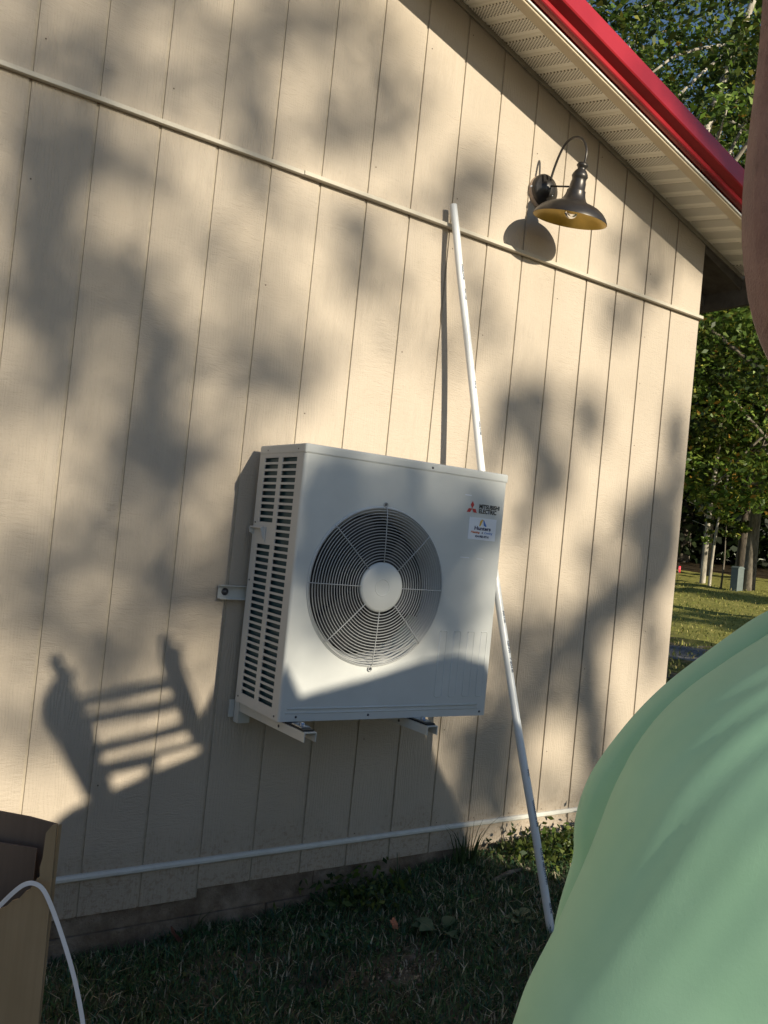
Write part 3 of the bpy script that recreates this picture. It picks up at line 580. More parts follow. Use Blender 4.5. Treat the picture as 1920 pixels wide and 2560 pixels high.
body = skinned([
    [(pt(0, 0, 0.40), (0.13, 0.11), 'pel'), (pt(0.0, 0, 0.62), (0.125, 0.10)), (pt(0.02, 0, 0.86), (0.13, 0.11), 'ch'), (pt(0.05, 0, 1.03), (0.12, 0.09), 'sh'), (pt(0.07, 0, 1.15), 0.055), (pt(0.05, 0, 1.23), 0.06), (pt(0.02, 0, 1.33), (0.085, 0.08)), (pt(0.03, 0, 1.42), 0.05)],
    ['pel', (pt(0, 0.10, 0.32), 0.095), (pt(0.02, 0.11, 0.02), 0.06), (pt(0.05, 0.11, -0.34), 0.04), (pt(-0.10, 0.12, -0.38), 0.032)],
    ['pel', (pt(0, -0.10, 0.32), 0.095), (pt(0.02, -0.11, 0.02), 0.06), (pt(0.05, -0.11, -0.34), 0.04), (pt(-0.10, -0.12, -0.38), 0.032)],
    ['sh', (pt(0.05, -0.17, 1.05), 0.06), (pt(0.10, -0.25, 0.85), 0.045), (pt(0.02, -0.26, 0.62), 0.034), (pt(-0.02, -0.25, 0.54), 0.028)],
    ['sh', (pt(0.05, 0.15, 1.09), 0.062), (Vector((0.096, -2.568, 1.205)), 0.050), (Vector((0.008, -2.565, 1.280)), 0.050), (Vector((-0.018, -2.551, 1.325)), 0.058), (Vector((-0.028, -2.544, 1.380)), 0.059), (Vector((-0.036, -2.538, 1.435)), 0.048), (Vector((-0.042, -2.534, 1.495)), 0.037), (Vector((-0.047, -2.531, 1.550)), 0.034), (Vector((-0.040, -2.531, 1.615)), (0.030, 0.016), 'palm'), (Vector((-0.024, -2.533, 1.660)), (0.032, 0.012), 'kn')],
    ['kn', (Vector((0.006, -2.553, 1.680)), 0.0085), (Vector((0.031, -2.563, 1.685)), 0.0075), (Vector((0.051, -2.568, 1.675)), 0.006)],
    ['kn', (Vector((0.004, -2.538, 1.690)), 0.009), (Vector((0.036, -2.543, 1.698)), 0.008), (Vector((0.060, -2.548, 1.688)), 0.0065)],
    ['kn', (Vector((0.001, -2.520, 1.688)), 0.0085), (Vector((0.032, -2.523, 1.696)), 0.0075), (Vector((0.054, -2.528, 1.685)), 0.006)],
    ['kn', (Vector((-0.004, -2.506, 1.680)), 0.0075), (Vector((0.021, -2.506, 1.685)), 0.0065), (Vector((0.038, -2.510, 1.677)), 0.0055)],
    ['palm', (Vector((-0.016, -2.558, 1.615)), 0.010), (Vector((0.008, -2.573, 1.635)), 0.0085), (Vector((0.030, -2.578, 1.652)), 0.007)],
], 'body', M_skin)
body.parent = per_; body.location = -per_.location
# fine arm hair along the raised forearm
fa = [Vector((0.008, -2.565, 1.280)), Vector((-0.018, -2.551, 1.325)), Vector((-0.028, -2.544, 1.380)), Vector((-0.036, -2.538, 1.435)), Vector((-0.042, -2.534, 1.495)), Vector((-0.047, -2.531, 1.550))]; fr = [0.045, 0.053, 0.054, 0.045, 0.036, 0.030]
b = MB(); rd = random.Random(5)
for k in range(5200):
    s_ = rd.random() * 4.999; i = int(s_); f_ = s_ - i; c = fa[i].lerp(fa[i + 1], f_); r = fr[i] * (1 - f_) + fr[i + 1] * f_
    t = (fa[i] - fa[i + 1]).normalized(); a_ = rd.random() * 2 * math.pi; e1 = t.orthogonal().normalized(); e2 = t.cross(e1); nn = e1 * math.cos(a_) + e2 * math.sin(a_)
    p_ = c + nn * (r * 0.90); dr = (nn * (0.35 + 0.4 * rd.random()) + t * 0.8 + e1 * (rd.random() - 0.5) * 0.5 + e2 * (rd.random() - 0.5) * 0.5).normalized(); ln = 0.007 + 0.007 * rd.random(); sd_ = dr.cross(nn).normalized() * 0.00028
    b.add([p_ - sd_, p_ + sd_, p_ + dr * ln + t * 0.0015], [(0, 1, 2)])
M_hair = simple('arm_hair', (0.26, 0.16, 0.10), 0.5, var=0.3, scale=200)
o = b.build('arm_hair', M_hair, per_); o.location = -per_.location
# shirt
SIL = [(1.18,0.119,-2.5339),(1.16,0.0974,-2.5186),(1.14,0.0754,-2.5032),(1.12,0.0538,-2.4879),(1.1,0.0304,-2.4714),(1.08,0.0107,-2.4576),(1.06,-0.0061,-2.4457),(1.04,-0.017,-2.438),(1.02,-0.0269,-2.431),(1.0,-0.0342,-2.4259),(0.98,-0.0375,-2.4235),(0.96,-0.0431,-2.4196),(0.94,-0.0479,-2.4162),(0.92,-0.0537,-2.4121),(0.9,-0.0597,-2.4079),(0.88,-0.0642,-2.4047),(0.86,-0.0743,-2.3976),(0.84,-0.0776,-2.3953),(0.82,-0.0813,-2.3927),(0.8,-0.0858,-2.3895),(0.78,-0.0893,-2.3871),(0.76,-0.0915,-2.3855),(0.74,-0.0936,-2.384),(0.72,-0.0953,-2.3828),(0.7,-0.0963,-2.3821),(0.68,-0.0947,-2.3832),(0.66,-0.0932,-2.3843),(0.64,-0.0916,-2.3854),(0.62,-0.09,-2.3866),(0.6,-0.0884,-2.3877),(0.58,-0.0868,-2.3888),(0.56,-0.0852,-2.3899),(0.54,-0.0837,-2.391),(0.52,-0.0821,-2.3921),(0.5,-0.0805,-2.3933),(0.48,-0.0789,-2.3944),(0.46,-0.0773,-2.3955),(0.44,-0.0757,-2.3966),(0.42,-0.0741,-2.3977)]
sz = np.array([s_[0] for s_ in SIL])[::-1]; sxx = np.array([s_[1] for s_ in SIL])[::-1]; syy = np.array([s_[2] for s_ in SIL])[::-1]
def smooth(z):
    k = [-0.018, -0.009, 0, 0.009, 0.018]; return np.mean([np.interp(z + d, sz, sxx) for d in k]), np.mean([np.interp(z + d, sz, syy) for d in k])
M_shirt = MT('green_cotton_jersey', (0.30, 0.56, 0.36), 0.95, 0, 0.15); co = M_shirt.coord('Object')
M_shirt.b.inputs['Sheen Weight'].default_value = 0.35; M_shirt.b.inputs['Sheen Roughness'].default_value = 0.5; M_shirt.b.inputs['Sheen Tint'].default_value = (0.8, 1, 0.85, 1)
M_shirt.base(M_shirt.ramp(M_shirt.noise(co, 14, 4, 0.6), [(0.3, (0.40, 0.68, 0.45)), (0.7, (0.44, 0.72, 0.49))]))
kn = M_shirt.mix(0.5, M_shirt.noise(M_shirt.coord('Object', (1, 1, 0.5)), 900, 2, 0.6), M_shirt.noise(co, 260, 3, 0.7)); M_shirt.bump(kn, 0.0005, 0.35); M_shirt = M_shirt.m
b = MB(); NZ, NA = 110, 160; vs = []
for i in range(NZ):
    z = 0.42 + (1.18 - 0.42) * i / (NZ - 1); x, y = smooth(z); S = Vector((x, y, z))
    ra = 0.19 if z < 0.85 else 0.19 - 0.06 * ((z - 0.85) / 0.31) ** 1.5; rf = 0.11
    for j in range(NA):
        t = 2 * math.pi * j / NA; cc = -math.cos(t); ss = math.sin(t)      # t = 0: the edge towards the wall side of the frame
        near = -ss                                                        # side facing the camera
        up_ = max(0, (z - 0.86) / 0.25)
        ph = t if t < math.pi else t - 2 * math.pi
        fold = 0.0009 * up_ * math.sin(16 * (ph + 2.3 * (z - 1.0)) + 1.0) + 0.0016 * up_ * math.sin(29 * (ph + 2.0 * (z - 1.0)) + 2.0) + 0.0006 * math.sin(5 * ph + 6 * z) * (0.3 + up_)
        fold *= min(1, (abs(ph) / 0.45) ** 1.5)
        vs.append(S + RH * (ra + (ra + fold) * cc) + FH * ((rf + fold) * ss) - FH * 0.0)
fs = [(i * NA + j, i * NA + (j + 1) % NA, (i + 1) * NA + (j + 1) % NA, (i + 1) * NA + j) for i in range(NZ - 1) for j in range(NA)]
b.add(vs, fs, True)
# shoulder cap closing towards the neck
top0 = (NZ - 1) * NA; cc_ = Vector((0.0, 0, 0))
for j in range(NA): cc_ += Vector(vs[top0 + j]) / NA
ring = []; base_n = len(b.v)
for k, (q, dz) in enumerate(((0.85, 0.02), (0.6, 0.045), (0.38, 0.06))):
    for j in range(NA): b.v.append(tuple(cc_ + (Vector(vs[top0 + j]) - cc_) * q + Vector((0, 0, dz))))
for k in range(3):
    a0_ = top0 if k == 0 else base_n + (k - 1) * NA; a1_ = base_n + k * NA
    for j in range(NA): b.f.append((a0_ + j, a0_ + (j + 1) % NA, a1_ + (j + 1) % NA, a1_ + j)); b.sm.append(True); b.mi.append(0)
# hanging fold / sleeve of loose cloth behind the near layer
FO = [(1.150, 0.150, -2.448), (1.134, 0.126, -2.430), (1.111, 0.104, -2.414), (1.089, 0.084, -2.400), (1.066, 0.065, -2.385), (1.042, 0.049, -2.373), (1.018, 0.036, -2.363), (0.990, 0.023, -2.353), (0.965, 0.017, -2.348), (0.942, 0.015, -2.346), (0.922, 0.018, -2.347), (0.885, 0.012, -2.342), (0.855, 0.010, -2.339), (0.82, 0.03, -2.35)]
vs = []; nf = len(FO); NB = 14
def fo(z):
    zz = [q[0] for q in FO][::-1]; return np.interp(z, zz, [q[1] for q in FO][::-1]), np.interp(z, zz, [q[2] for q in FO][::-1])
NZ2 = 50
for i in range(NZ2):
    z = 0.82 + (1.15 - 0.82) * i / (NZ2 - 1); k = [-.008, 0, .008]; x = np.mean([fo(z + d)[0] for d in k]); y = np.mean([fo(z + d)[1] for d in k]); S = Vector((x, y, z))
    for j in range(NB * 2):
        t = 2 * math.pi * j / (NB * 2); vs.append(S + RH * (0.055 - 0.055 * math.cos(t)) + FH * (0.032 * math.sin(t)) + RH * 0.004 * math.sin(9 * t + 14 * z) * (1 if 2 < j < 26 else 0.2))
n2 = NB * 2; b.add(vs, [(i * n2 + j, i * n2 + (j + 1) % n2, (i + 1) * n2 + (j + 1) % n2, (i + 1) * n2 + j) for i in range(NZ2 - 1) for j in range(n2)], True)
o = b.build('shirt', M_shirt, per_); o.location = -per_.location
b = MB()
for sg in (-1, 1): b.tube([pt(0, sg * 0.09, 0.5), pt(0.0, sg * 0.11, 0.3), pt(0.02, sg * 0.115, 0.0), pt(0.04, sg * 0.115, -0.33)], [0.12, 0.115, 0.085, 0.07], 20)
o = b.build('trousers', simple('denim', (0.03, 0.045, 0.09), 0.9), per_); o.location = -per_.location

# ------------------------------------------------------------------ unseen blockers added behind the camera, outlined from the hard wall shadows
T = 4.3
def sp(x, z, t=T): return (x + SA * t, z + SB * t)
tr = empty('shadow_blocker', (1.6, -4.2, -0.45), label='unseen dark blocker added behind the camera, outlined from the wall shadow', cat='shadow blocker')
mass = [(-0.55, -1.56), (-0.5, -0.5), (-0.3, -0.42), (-0.02, -0.32), (0.10, -0.07), (0.235, 0.09), (0.291, 0.150), (0.318, 0.185), (0.355, 0.212), (0.395, 0.228), (0.483, 0.262), (0.60, 0.305), (0.768, 0.365), (0.80, 0.42), (0.874, 0.495), (1.09, 0.543), (1.344, 0.605), (1.50, 0.621), (1.62, 0.60), (1.70, 0.49), (1.74, 0.40), (1.81, 0.29), (1.92, 0.13), (2.03, -0.04), (2.08, -0.14), (2.2, -0.26), (2.5, -0.38), (2.8, -0.42), (2.9, -0.55), (2.9, -1.56)]
b = MB(); b.prism([sp(*q) for q in mass], 1, -T - 1.6, -T); o = b.build('blocker_body', M_blocker, tr)  # added blocker: shadow outline extruded away from the wall
o.location = -tr.location
for xq in (0.3, 2.8):
    b = MB(); b.lathe([(0, 0.02), (0.2, 0.02), (0.34, 0), (0.36, -0.02), (0.36, -0.2), (0, -0.2)], (xq, -T + 0.02, -0.11), (0, 1, 0), 32); o = b.build('blocker_wheel', M_tyre, tr); o.location = -tr.location
rk = empty('slatted_blocker', (0.9, -3.3, 1.4), label='unseen slatted wooden blocker added behind the camera, shaped to the wall shadow', cat='rack')  # added blocker, posts and slats outlined from their shadow
RP = {'post': [
 [[0.236, 0.693], [0.246, 0.68], [0.256, 0.699], [0.271, 0.686], [0.288, 0.652], [0.309, 0.649], [0.323, 0.622], [0.312, 0.612], [0.34, 0.566], [0.361, 0.529], [0.393, 0.467], [0.422, 0.408], [0.446, 0.352], [0.483, 0.28], [0.502, 0.181], [0.393, 0.249], [0.361, 0.301], [0.321, 0.364], [0.278, 0.449], [0.242, 0.514], [0.235, 0.578], [0.246, 0.596], [0.245, 0.608], [0.263, 0.63], [0.255, 0.649], [0.239, 0.66]],
 [[0.593, 0.765], [0.62, 0.768], [0.643, 0.732], [0.67, 0.722], [0.681, 0.667], [0.716, 0.601], [0.748, 0.535], [0.768, 0.49], [0.80, 0.575], [0.81, 0.60], [0.83, 0.56], [0.874, 0.495], [0.86, 0.36], [0.764, 0.386], [0.73, 0.42], [0.684, 0.496], [0.645, 0.578], [0.623, 0.627], [0.601, 0.675], [0.591, 0.747]]],
 'slat': [[[0.33, 0.564], [0.63, 0.621], [0.65, 0.583], [0.355, 0.537]], [[0.36, 0.500], [0.65, 0.553], [0.69, 0.520], [0.39, 0.471]], [[0.415, 0.406], [0.695, 0.475], [0.72, 0.437], [0.435, 0.378]], [[0.44, 0.351], [0.74, 0.403], [0.775, 0.390], [0.61, 0.355], [0.60, 0.33], [0.475, 0.311]], [[0.59, 0.345], [0.625, 0.358], [0.63, 0.29], [0.595, 0.28]]]}
for nm, L_ in RP.items():
    for k, pl in enumerate(L_):
        tt = T - (0.03 if nm == 'post' else 0.045); b = MB(); b.prism([sp(x, z, tt) for x, z in pl], 1, -tt - 0.018, -tt); o = b.build(nm, M_wood, rk); o.location = -rk.location

# ------------------------------------------------------------------ foliage builders
def leaf_mesh(name, P, size, cols, mat, flat=0.0, asp=0.62, sizes=None):
    n = len(P); P = np.asarray(P, float)
    d = rng.normal(size=(n, 3)); d[:, 2] *= (1 - flat); d /= np.linalg.norm(d, axis=1)[:, None]
    q = rng.normal(size=(n, 3)); q -= (q * d).sum(1)[:, None] * d; q /= np.linalg.norm(q, axis=1)[:, None]
    nn = np.cross(d, q); s = (size * rng.uniform(0.6, 1.25, n) if sizes is None else sizes)[:, None]
    v = np.stack([P - d * s * .5, P + q * s * asp * .42 - d * s * .05 + nn * s * .06, P + d * s * .55, P - q * s * asp * .42 - d * s * .05 + nn * s * .06], 1).reshape(-1, 3)
    me = bpy.data.meshes.new(name); me.vertices.add(4 * n); me.vertices.foreach_set('co', v.ravel()); me.loops.add(4 * n); me.loops.foreach_set('vertex_index', np.arange(4 * n, dtype=np.int32))
    me.polygons.add(n); me.polygons.foreach_set('loop_start', np.arange(0, 4 * n, 4, dtype=np.int32)); me.polygons.foreach_set('loop_total', np.full(n, 4, np.int32)); me.update(calc_edges=True)
    ca = me.color_attributes.new('Col', 'FLOAT_COLOR', 'POINT'); c = np.repeat(np.concatenate([cols, np.ones((n, 1))], 1), 4, 0); ca.data.foreach_set('color', c.ravel()); me.materials.append(mat); return me
def colpick(n, pal, wts, jit=0.2):
    pal = np.array(pal); i = rng.choice(len(pal), n, p=np.array(wts) / sum(wts)); return np.clip(pal[i] * (1 + jit * rng.normal(size=(n, 1))), 0.002, 1)
def crown(name, c, r, nclump, nleaf, size, pal, wts, low=0.0):
    cen = []; 
    while len(cen) < nclump:
        u = rng.uniform(-1, 1, 3); l = np.linalg.norm(u)
        if 0.25 < l < 1 and rng.random() < 0.35 + 0.65 * l: cen.append(u * (0.92 + 0.2 * rng.random()))
    cen = np.array(cen) * np.array(r) + np.array(c); P = []; Cc = []
    for cc in cen:
        m = int(nleaf * rng.uniform(0.5, 1.4)); sp_ = np.array(r).mean() * rng.uniform(0.07, 0.15); q = rng.normal(size=(m, 3)) * np.array([sp_, sp_, sp_ * 0.38]); q[:, 2] -= 0.25 * np.abs(q[:, 0])
        P.append(cc + q); w2 = np.array(wts, float) * rng.uniform(0.3, 1.7, len(wts)); Cc.append(np.clip(colpick(m, pal, w2) * rng.uniform(0.3, 1.65), 0.002, 1))  # clump brightness spread imitates sun patches and dark gaps
    return leaf_mesh(name, np.concatenate(P), size, np.concatenate(Cc), M_leaf, 0.3), cen
def trunk_mesh(path, r0, r1, cen, nb, mat, name='trunk', seed=1):
    b = MB(); P = sm(path, 4); b.tube(P, list(np.linspace(r0, r1, len(P))), 12); rd = random.Random(seed)
    for c in (cen[:nb] if cen is not None else []):
        i = int(len(P) * rd.uniform(0.35, 0.9)); s_ = P[min(i, len(P) - 1)]; e_ = Vector(c); m_ = s_.lerp(e_, 0.5) + Vector((rd.uniform(-.2, .2), rd.uniform(-.2, .2), 0.25)); rr_ = (r0 + (r1 - r0) * i / len(P)) * 0.45
        b.tube(sm([s_, m_, e_], 3), list(np.linspace(rr_, 0.012, 7)), 6)
    return b
GP = [(0.045, 0.085, 0.012), (0.08, 0.135, 0.02), (0.15, 0.21, 0.04), (0.24, 0.24, 0.04), (0.30, 0.17, 0.03)]
def make_tree(name, base, h, r, lean, nclump, nleaf, size, wts, label, tr_r=0.12, mat=None, cz=0.62, nb=14, group=None):
    e_ = empty(name, base, 0, label=label, cat='tree', group=group)
    me_, cen = crown('crown', (lean[0] * 0.75, lean[1] * 0.75, h * cz), r, nclump, nleaf, size, GP, wts)
    c_ = bpy.data.objects.new('crown', me_); COL.objects.link(c_); c_.parent = e_
    b = trunk_mesh([(0, 0, -0.3), (lean[0] * 0.15, lean[1] * 0.15, h * 0.3), (lean[0] * 0.5, lean[1] * 0.5, h * 0.6), (lean[0], lean[1], h * 0.95)], tr_r, tr_r * 0.22, cen, nb, mat or M_bark, seed=int(h * 100))
    b.build('trunk', mat or M_bark, e_); return e_
def copy_tree(src, loc, rz, sc, label, group=None):
    o = src.copy(); COL.objects.link(o); o.location = loc; o.rotation_euler = (0, 0, rz); o.scale = (sc,) * 3; o['label'] = label
    if group: o['group'] = group
    for ch in src.children:
        c = ch.copy(); COL.objects.link(c); c.parent = o
    return o
def gp(x, y): return (x, y, float(gh(np.float64(x), np.float64(y))))
# ------------------------------------------------------------------ woods beyond the corner
WG = 'trees of the wood beyond the lawn'
tA = make_tree('tree', gp(9.9, 6.6), 12.5, (3.6, 3.6, 3.6), (2.6, -0.6), 150, 170, 0.125, (3, 4, 3, 1, 0.1), 'near tree with a pale leaning trunk rising above the red roof edge', 0.17, M_birch, 0.66, 18, WG)
tB = make_tree('tree', gp(15.6, 6.2), 13.0, (3.8, 3.8, 4.4), (-0.9, 1.2), 170, 160, 0.14, (3, 4, 3, 0.6, 0.2), 'tall leafy tree filling the sky gap right of the roof edge', 0.2, M_bark, 0.62, 16, WG)
tC = make_tree('maple_tree', gp(20.8, 9.9), 9.5, (3.3, 3.3, 4.0), (-1.2, 0.7), 175, 120, 0.18, (2, 3, 3, 1.5, 0.5), 'maple with low boughs turning yellow, right of the wall corner', 0.17, M_bark, 0.60, 16, WG)
DK = [(22.5, 15.0, 1.2, 1.1, 'broad dark tree of the wood just right of the wall corner'), (24.5, 13.4, 2.9, 1.15, 'dark tree behind the white birch stem'), (26.8, 13.0, 4.0, 1.2, 'deep wood tree behind the grey post'), (28.5, 17.5, 0.4, 1.35, 'tall far tree of the wood above the birch stem'),
      (33, 17, 5.1, 1.5, 'farthest tall tree closing the wood at right'), (25.0, 20.0, 2.2, 1.4, 'far tree hidden mostly behind the wall corner'), (20.5, 16.0, 3.3, 1.2, 'wood tree seen over the red roof edge'), (36, 24, 1.9, 1.7, 'very tall tree deep in the wood over the roof edge'), (24.5, 10.2, 5.6, 1.1, 'wood tree beside the raised forearm'), (31, 12.5, 0.9, 1.3, 'far dark tree right of the grey post')]
tD = make_tree('tree', gp(21.4, 14.0), 11.5, (3.3, 3.3, 4.4), (0.3, -0.2), 190, 120, 0.17, (4, 4, 2, 0.5, 0.2), 'green tree at the wood edge behind the thin white stem', 0.13, M_darkbark, 0.62, 14, WG)
for i, (x, y, rz, s_, lb_) in enumerate(DK): copy_tree((tD, tB, tC)[i % 3] if i % 3 != 2 else tD, (x, y, float(gh(np.float64(x), np.float64(y))) - 0.2), rz, s_, lb_, WG)
# far thicket inside the wood, shade put into its dark leaf colours
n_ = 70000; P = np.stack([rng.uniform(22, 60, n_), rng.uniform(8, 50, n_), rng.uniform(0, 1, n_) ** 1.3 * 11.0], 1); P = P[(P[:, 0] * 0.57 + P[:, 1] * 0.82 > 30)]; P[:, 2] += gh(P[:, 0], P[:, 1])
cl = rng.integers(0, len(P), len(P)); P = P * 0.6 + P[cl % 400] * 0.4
m_ = leaf_mesh('thicket', P, 0.55, colpick(len(P), [(0.012, 0.02, 0.006), (0.025, 0.04, 0.01), (0.06, 0.09, 0.02)], (6, 3, 0.6)), M_leaf, 0.2); o = bpy.data.objects.new('thicket', m_); COL.objects.link(o); tag(o, 'thicket of undergrowth deep inside the wood, leaves coloured dark as shade', 'undergrowth', kind='stuff')
STEMS = [(21.2, 12.4, 0.085, 7.5, 0.35, M_birch, 'bright white birch stem standing straight at the wood edge'), (20.8, 11.9, 0.045, 5.5, 0.9, M_birch, 'thin pale stem leaning right beside the white birch'), (20.6, 10.6, 0.17, 9, 0.5, M_bark, 'thick grey trunk leaning right at the frame edge of the wood'),
         (20.2, 13.6, 0.05, 4.5, 0.1, M_bark, 'slim grey stem close to the wall corner'), (21.2, 14.0, 0.035, 4, 0.6, M_birch, 'short pale sapling stem near the pink flag'), (24.0, 14.2, 0.07, 7, -0.2, M_bark, 'grey stem deeper in the wood behind the birch'), (23.4, 12.7, 0.12, 8, 0.1, M_darkbark, 'dark trunk just right of the grey post'), (26, 14.4, 0.08, 8, 0.4, M_bark, 'far grey stem between birch and thick trunk')]
for x, y, r, h, ln, m, lb_ in STEMS:
    e_ = empty('tree', gp(x, y), 0, label=lb_, cat='tree', group='bare stems at the wood edge')
    rd = random.Random(int(x * 10)); b = MB(); path = sm([(0, 0, -0.2), (ln * .1, 0, h * .25), (ln * .45 + 0.05, 0, h * .6), (ln, 0.1, h)], 5); b.tube(path, list(np.linspace(r, r * .35, len(path))), 10)
    for k in range(5):
        q = path[5 + k * 2]; a_ = rd.random() * 6.28; e2 = q + Vector((math.cos(a_) * 0.7, math.sin(a_) * 0.7, 0.15 + rd.random() * .3)); b.tube([q, q.lerp(e2, .5) + Vector((0, 0, .08)), e2], [r * .22, r * .12, 0.006], 6)
    b.build('trunk', m, e_)
    me_, _c = crown('crown', (ln * 0.9, 0.1, h), (1.6, 1.6, 1.3), 26, 60, 0.15, GP, (3, 3, 2, 1, .3)); o = bpy.data.objects.new('crown', me_); COL.objects.link(o); o.parent = e_
# low bright branch beside the thin stem
e_ = empty('sapling', gp(20.3, 11.2), 0, label='bright green sapling catching sun between the white birch and the grey post', cat='sapling')
me_, _c = crown('crown', (0, 0, 1.55), (0.75, 0.6, 0.55), 16, 60, 0.13, GP, (1, 2, 4, 1, .1)); o = bpy.data.objects.new('crown', me_); COL.objects.link(o); o.parent = e_
b = MB(); b.tube([(0, 0, -.1), (.05, 0, .8), (.0, 0, 1.7)], [.03, .02, .008], 8); b.build('trunk', M_bark, e_)
# grey utility post and pink marker flag
px_ = gp(20.3, 10.75); b = MB(); b.prism([(-0.13, -0.1), (0.13, -0.1), (0.13, 0.1), (-0.13, 0.1)], 2, -0.1, 0.60); b.prism([(-0.14, 0.601), (0.14, 0.601), (0.14, 0.62), (0.07, 0.66), (-0.07, 0.66), (-0.14, 0.62)], 1, -0.11, 0.11)
o = b.build('utility_box', simple('faded_grey_box', (0.12, 0.15, 0.15), 0.6)); o.location = px_; tag(o, 'grey upright utility box standing at the wood edge', 'utility box')
fx = gp(20.9, 13.0); e_ = empty('marker_flag', fx, 0, label='small bright pink marker flag at the wood edge near the wall corner', cat='flag')
b = MB(); b.tube([(0, 0, -.1), (0, 0, 0.55)], 0.006, 6); b.build('wire', M_screw, e_)
b = MB(); vs = [(0.005 + 0.09 * i / 5, 0.02 * math.sin(i * 1.4), z) for i in range(6) for z in (0.28, 0.46)]; b.add(vs, [(2 * i, 2 * i + 2, 2 * i + 3, 2 * i + 1) for i in range(5)], True)
b.build('flag', simple('pink_vinyl', (0.85, 0.06, 0.10), 0.5), e_, solid=0.002)

# ------------------------------------------------------------------ grass
def blades(name, X, Y, hmin, hmax, wid, pal, wts, label, lean=0.7):
    n = len(X); Z = gh(X, Y); a = rng.uniform(0, 2 * np.pi, n); h = rng.uniform(hmin, hmax, n) * rng.uniform(0.5, 1, n); ln = h * rng.uniform(0.1, 1, n) * lean * 1.6
    dx, dy = np.cos(a), np.sin(a); sx, sy = -dy, dx; sx = sx + 0.3 * rng.normal(size=n); wd = wid * rng.uniform(0.6, 1.4, n)
    def p(t, s): 
        hh = h * (t - 0.45 * t * t * lean); o_ = ln * t * t; return np.stack([X + dx * o_ + sx * wd * s, Y + dy * o_ + sy * wd * s, Z - 0.004 + hh], 1)
    v = np.stack([p(0, -.5), p(0, .5), p(.5, .42), p(.5, -.42), p(1, 0)], 1).reshape(-1, 3); i0 = np.arange(n)[:, None] * 5
    q = (i0 + np.array([0, 1, 2, 3])); t = (i0 + np.array([3, 2, 4])); me = bpy.data.meshes.new(name); me.vertices.add(5 * n); me.vertices.foreach_set('co', v.ravel()); me.loops.add(7 * n)
    me.loops.foreach_set('vertex_index', np.concatenate([q.ravel(), t.ravel()]).astype(np.int32)); me.polygons.add(2 * n)
    me.polygons.foreach_set('loop_start', np.concatenate([np.arange(n) * 4, 4 * n + np.arange(n) * 3]).astype(np.int32)); me.polygons.foreach_set('loop_total', np.concatenate([np.full(n, 4), np.full(n, 3)]).astype(np.int32)); me.update(calc_edges=True)
    ca = me.color_attributes.new('Col', 'FLOAT_COLOR', 'POINT'); c = colpick(n, pal, wts, 0.25); ca.data.foreach_set('color', np.repeat(np.concatenate([c, np.ones((n, 1))], 1), 5, 0).ravel()); me.materials.append(M_grass)
    o = bpy.data.objects.new(name, me); COL.objects.link(o); tag(o, label, 'grass', kind='stuff'); return o
n_ = 105000; X = rng.uniform(-0.3, 3.4, n_); Y = -rng.uniform(0.0, 1.45, n_) ** 1.15
def f2(x, y): return np.sin(5.1 * x + 3 * np.sin(2.7 * y + 1)) * np.sin(6.3 * y + 2 * np.sin(3.9 * x))
bare = (1.5 * np.exp(-(((X - 1.30) / 0.20) ** 2 + ((Y + 0.55) / 0.10) ** 2)) + np.exp(-(((X - 0.93) / 0.13) ** 2 + ((Y + 0.26) / 0.08) ** 2)) + 0.9 * np.exp(-(((X - 1.06) / 0.11) ** 2 + ((Y + 0.45) / 0.06) ** 2)) + 0.8 * np.exp(-((X - .2) / .6) ** 2 - ((Y + .02) / .05) ** 2) + 0.35 * (f2(X, Y) > 0.35))
k = rng.random(n_) > bare * 0.95 * (0.75 + 0.5 * np.sin(31 * X + 9 * np.sin(23 * Y)) * np.sin(37 * Y + 5 * np.sin(19 * X))); X, Y = X[k], Y[k]
blades('grass', X, Y, 0.025, 0.08, 0.0040, [(0.05, 0.10, 0.04), (0.085, 0.16, 0.065), (0.05, 0.125, 0.08), (0.15, 0.18, 0.075), (0.50, 0.44, 0.31)], (4, 4, 2, 2.5, 2.2), 'short uneven lawn grass and straw at the foot of the wall')
n_ = 2600; X = rng.uniform(0, 3.0, n_); Y = -rng.uniform(0, 1.5, n_)
blades('dry_straw', X, Y, 0.01, 0.03, 0.0022, [(0.55, 0.47, 0.33), (0.36, 0.29, 0.18)], (1, 1), 'loose dry straw lying in the lawn by the wall', lean=3.2)
n_ = 36000; X = 3.4 + rng.random(n_) ** 1.2 * 17.5; Y = rng.uniform(-3, 15, n_); k = (np.abs(Y - 0.62 * (X + 0.5) + 1.2) < 3.0 + 0.08 * X); X, Y = X[k], Y[k]
blades('far_grass', X, Y, 0.04, 0.13, 0.014, [(0.08, 0.11, 0.025), (0.18, 0.20, 0.045), (0.30, 0.29, 0.08), (0.42, 0.36, 0.14)], (2, 4, 5, 3), 'sunlit lawn grass running back to the wood')  # blade colours carry the sunlit tone of the far lawn
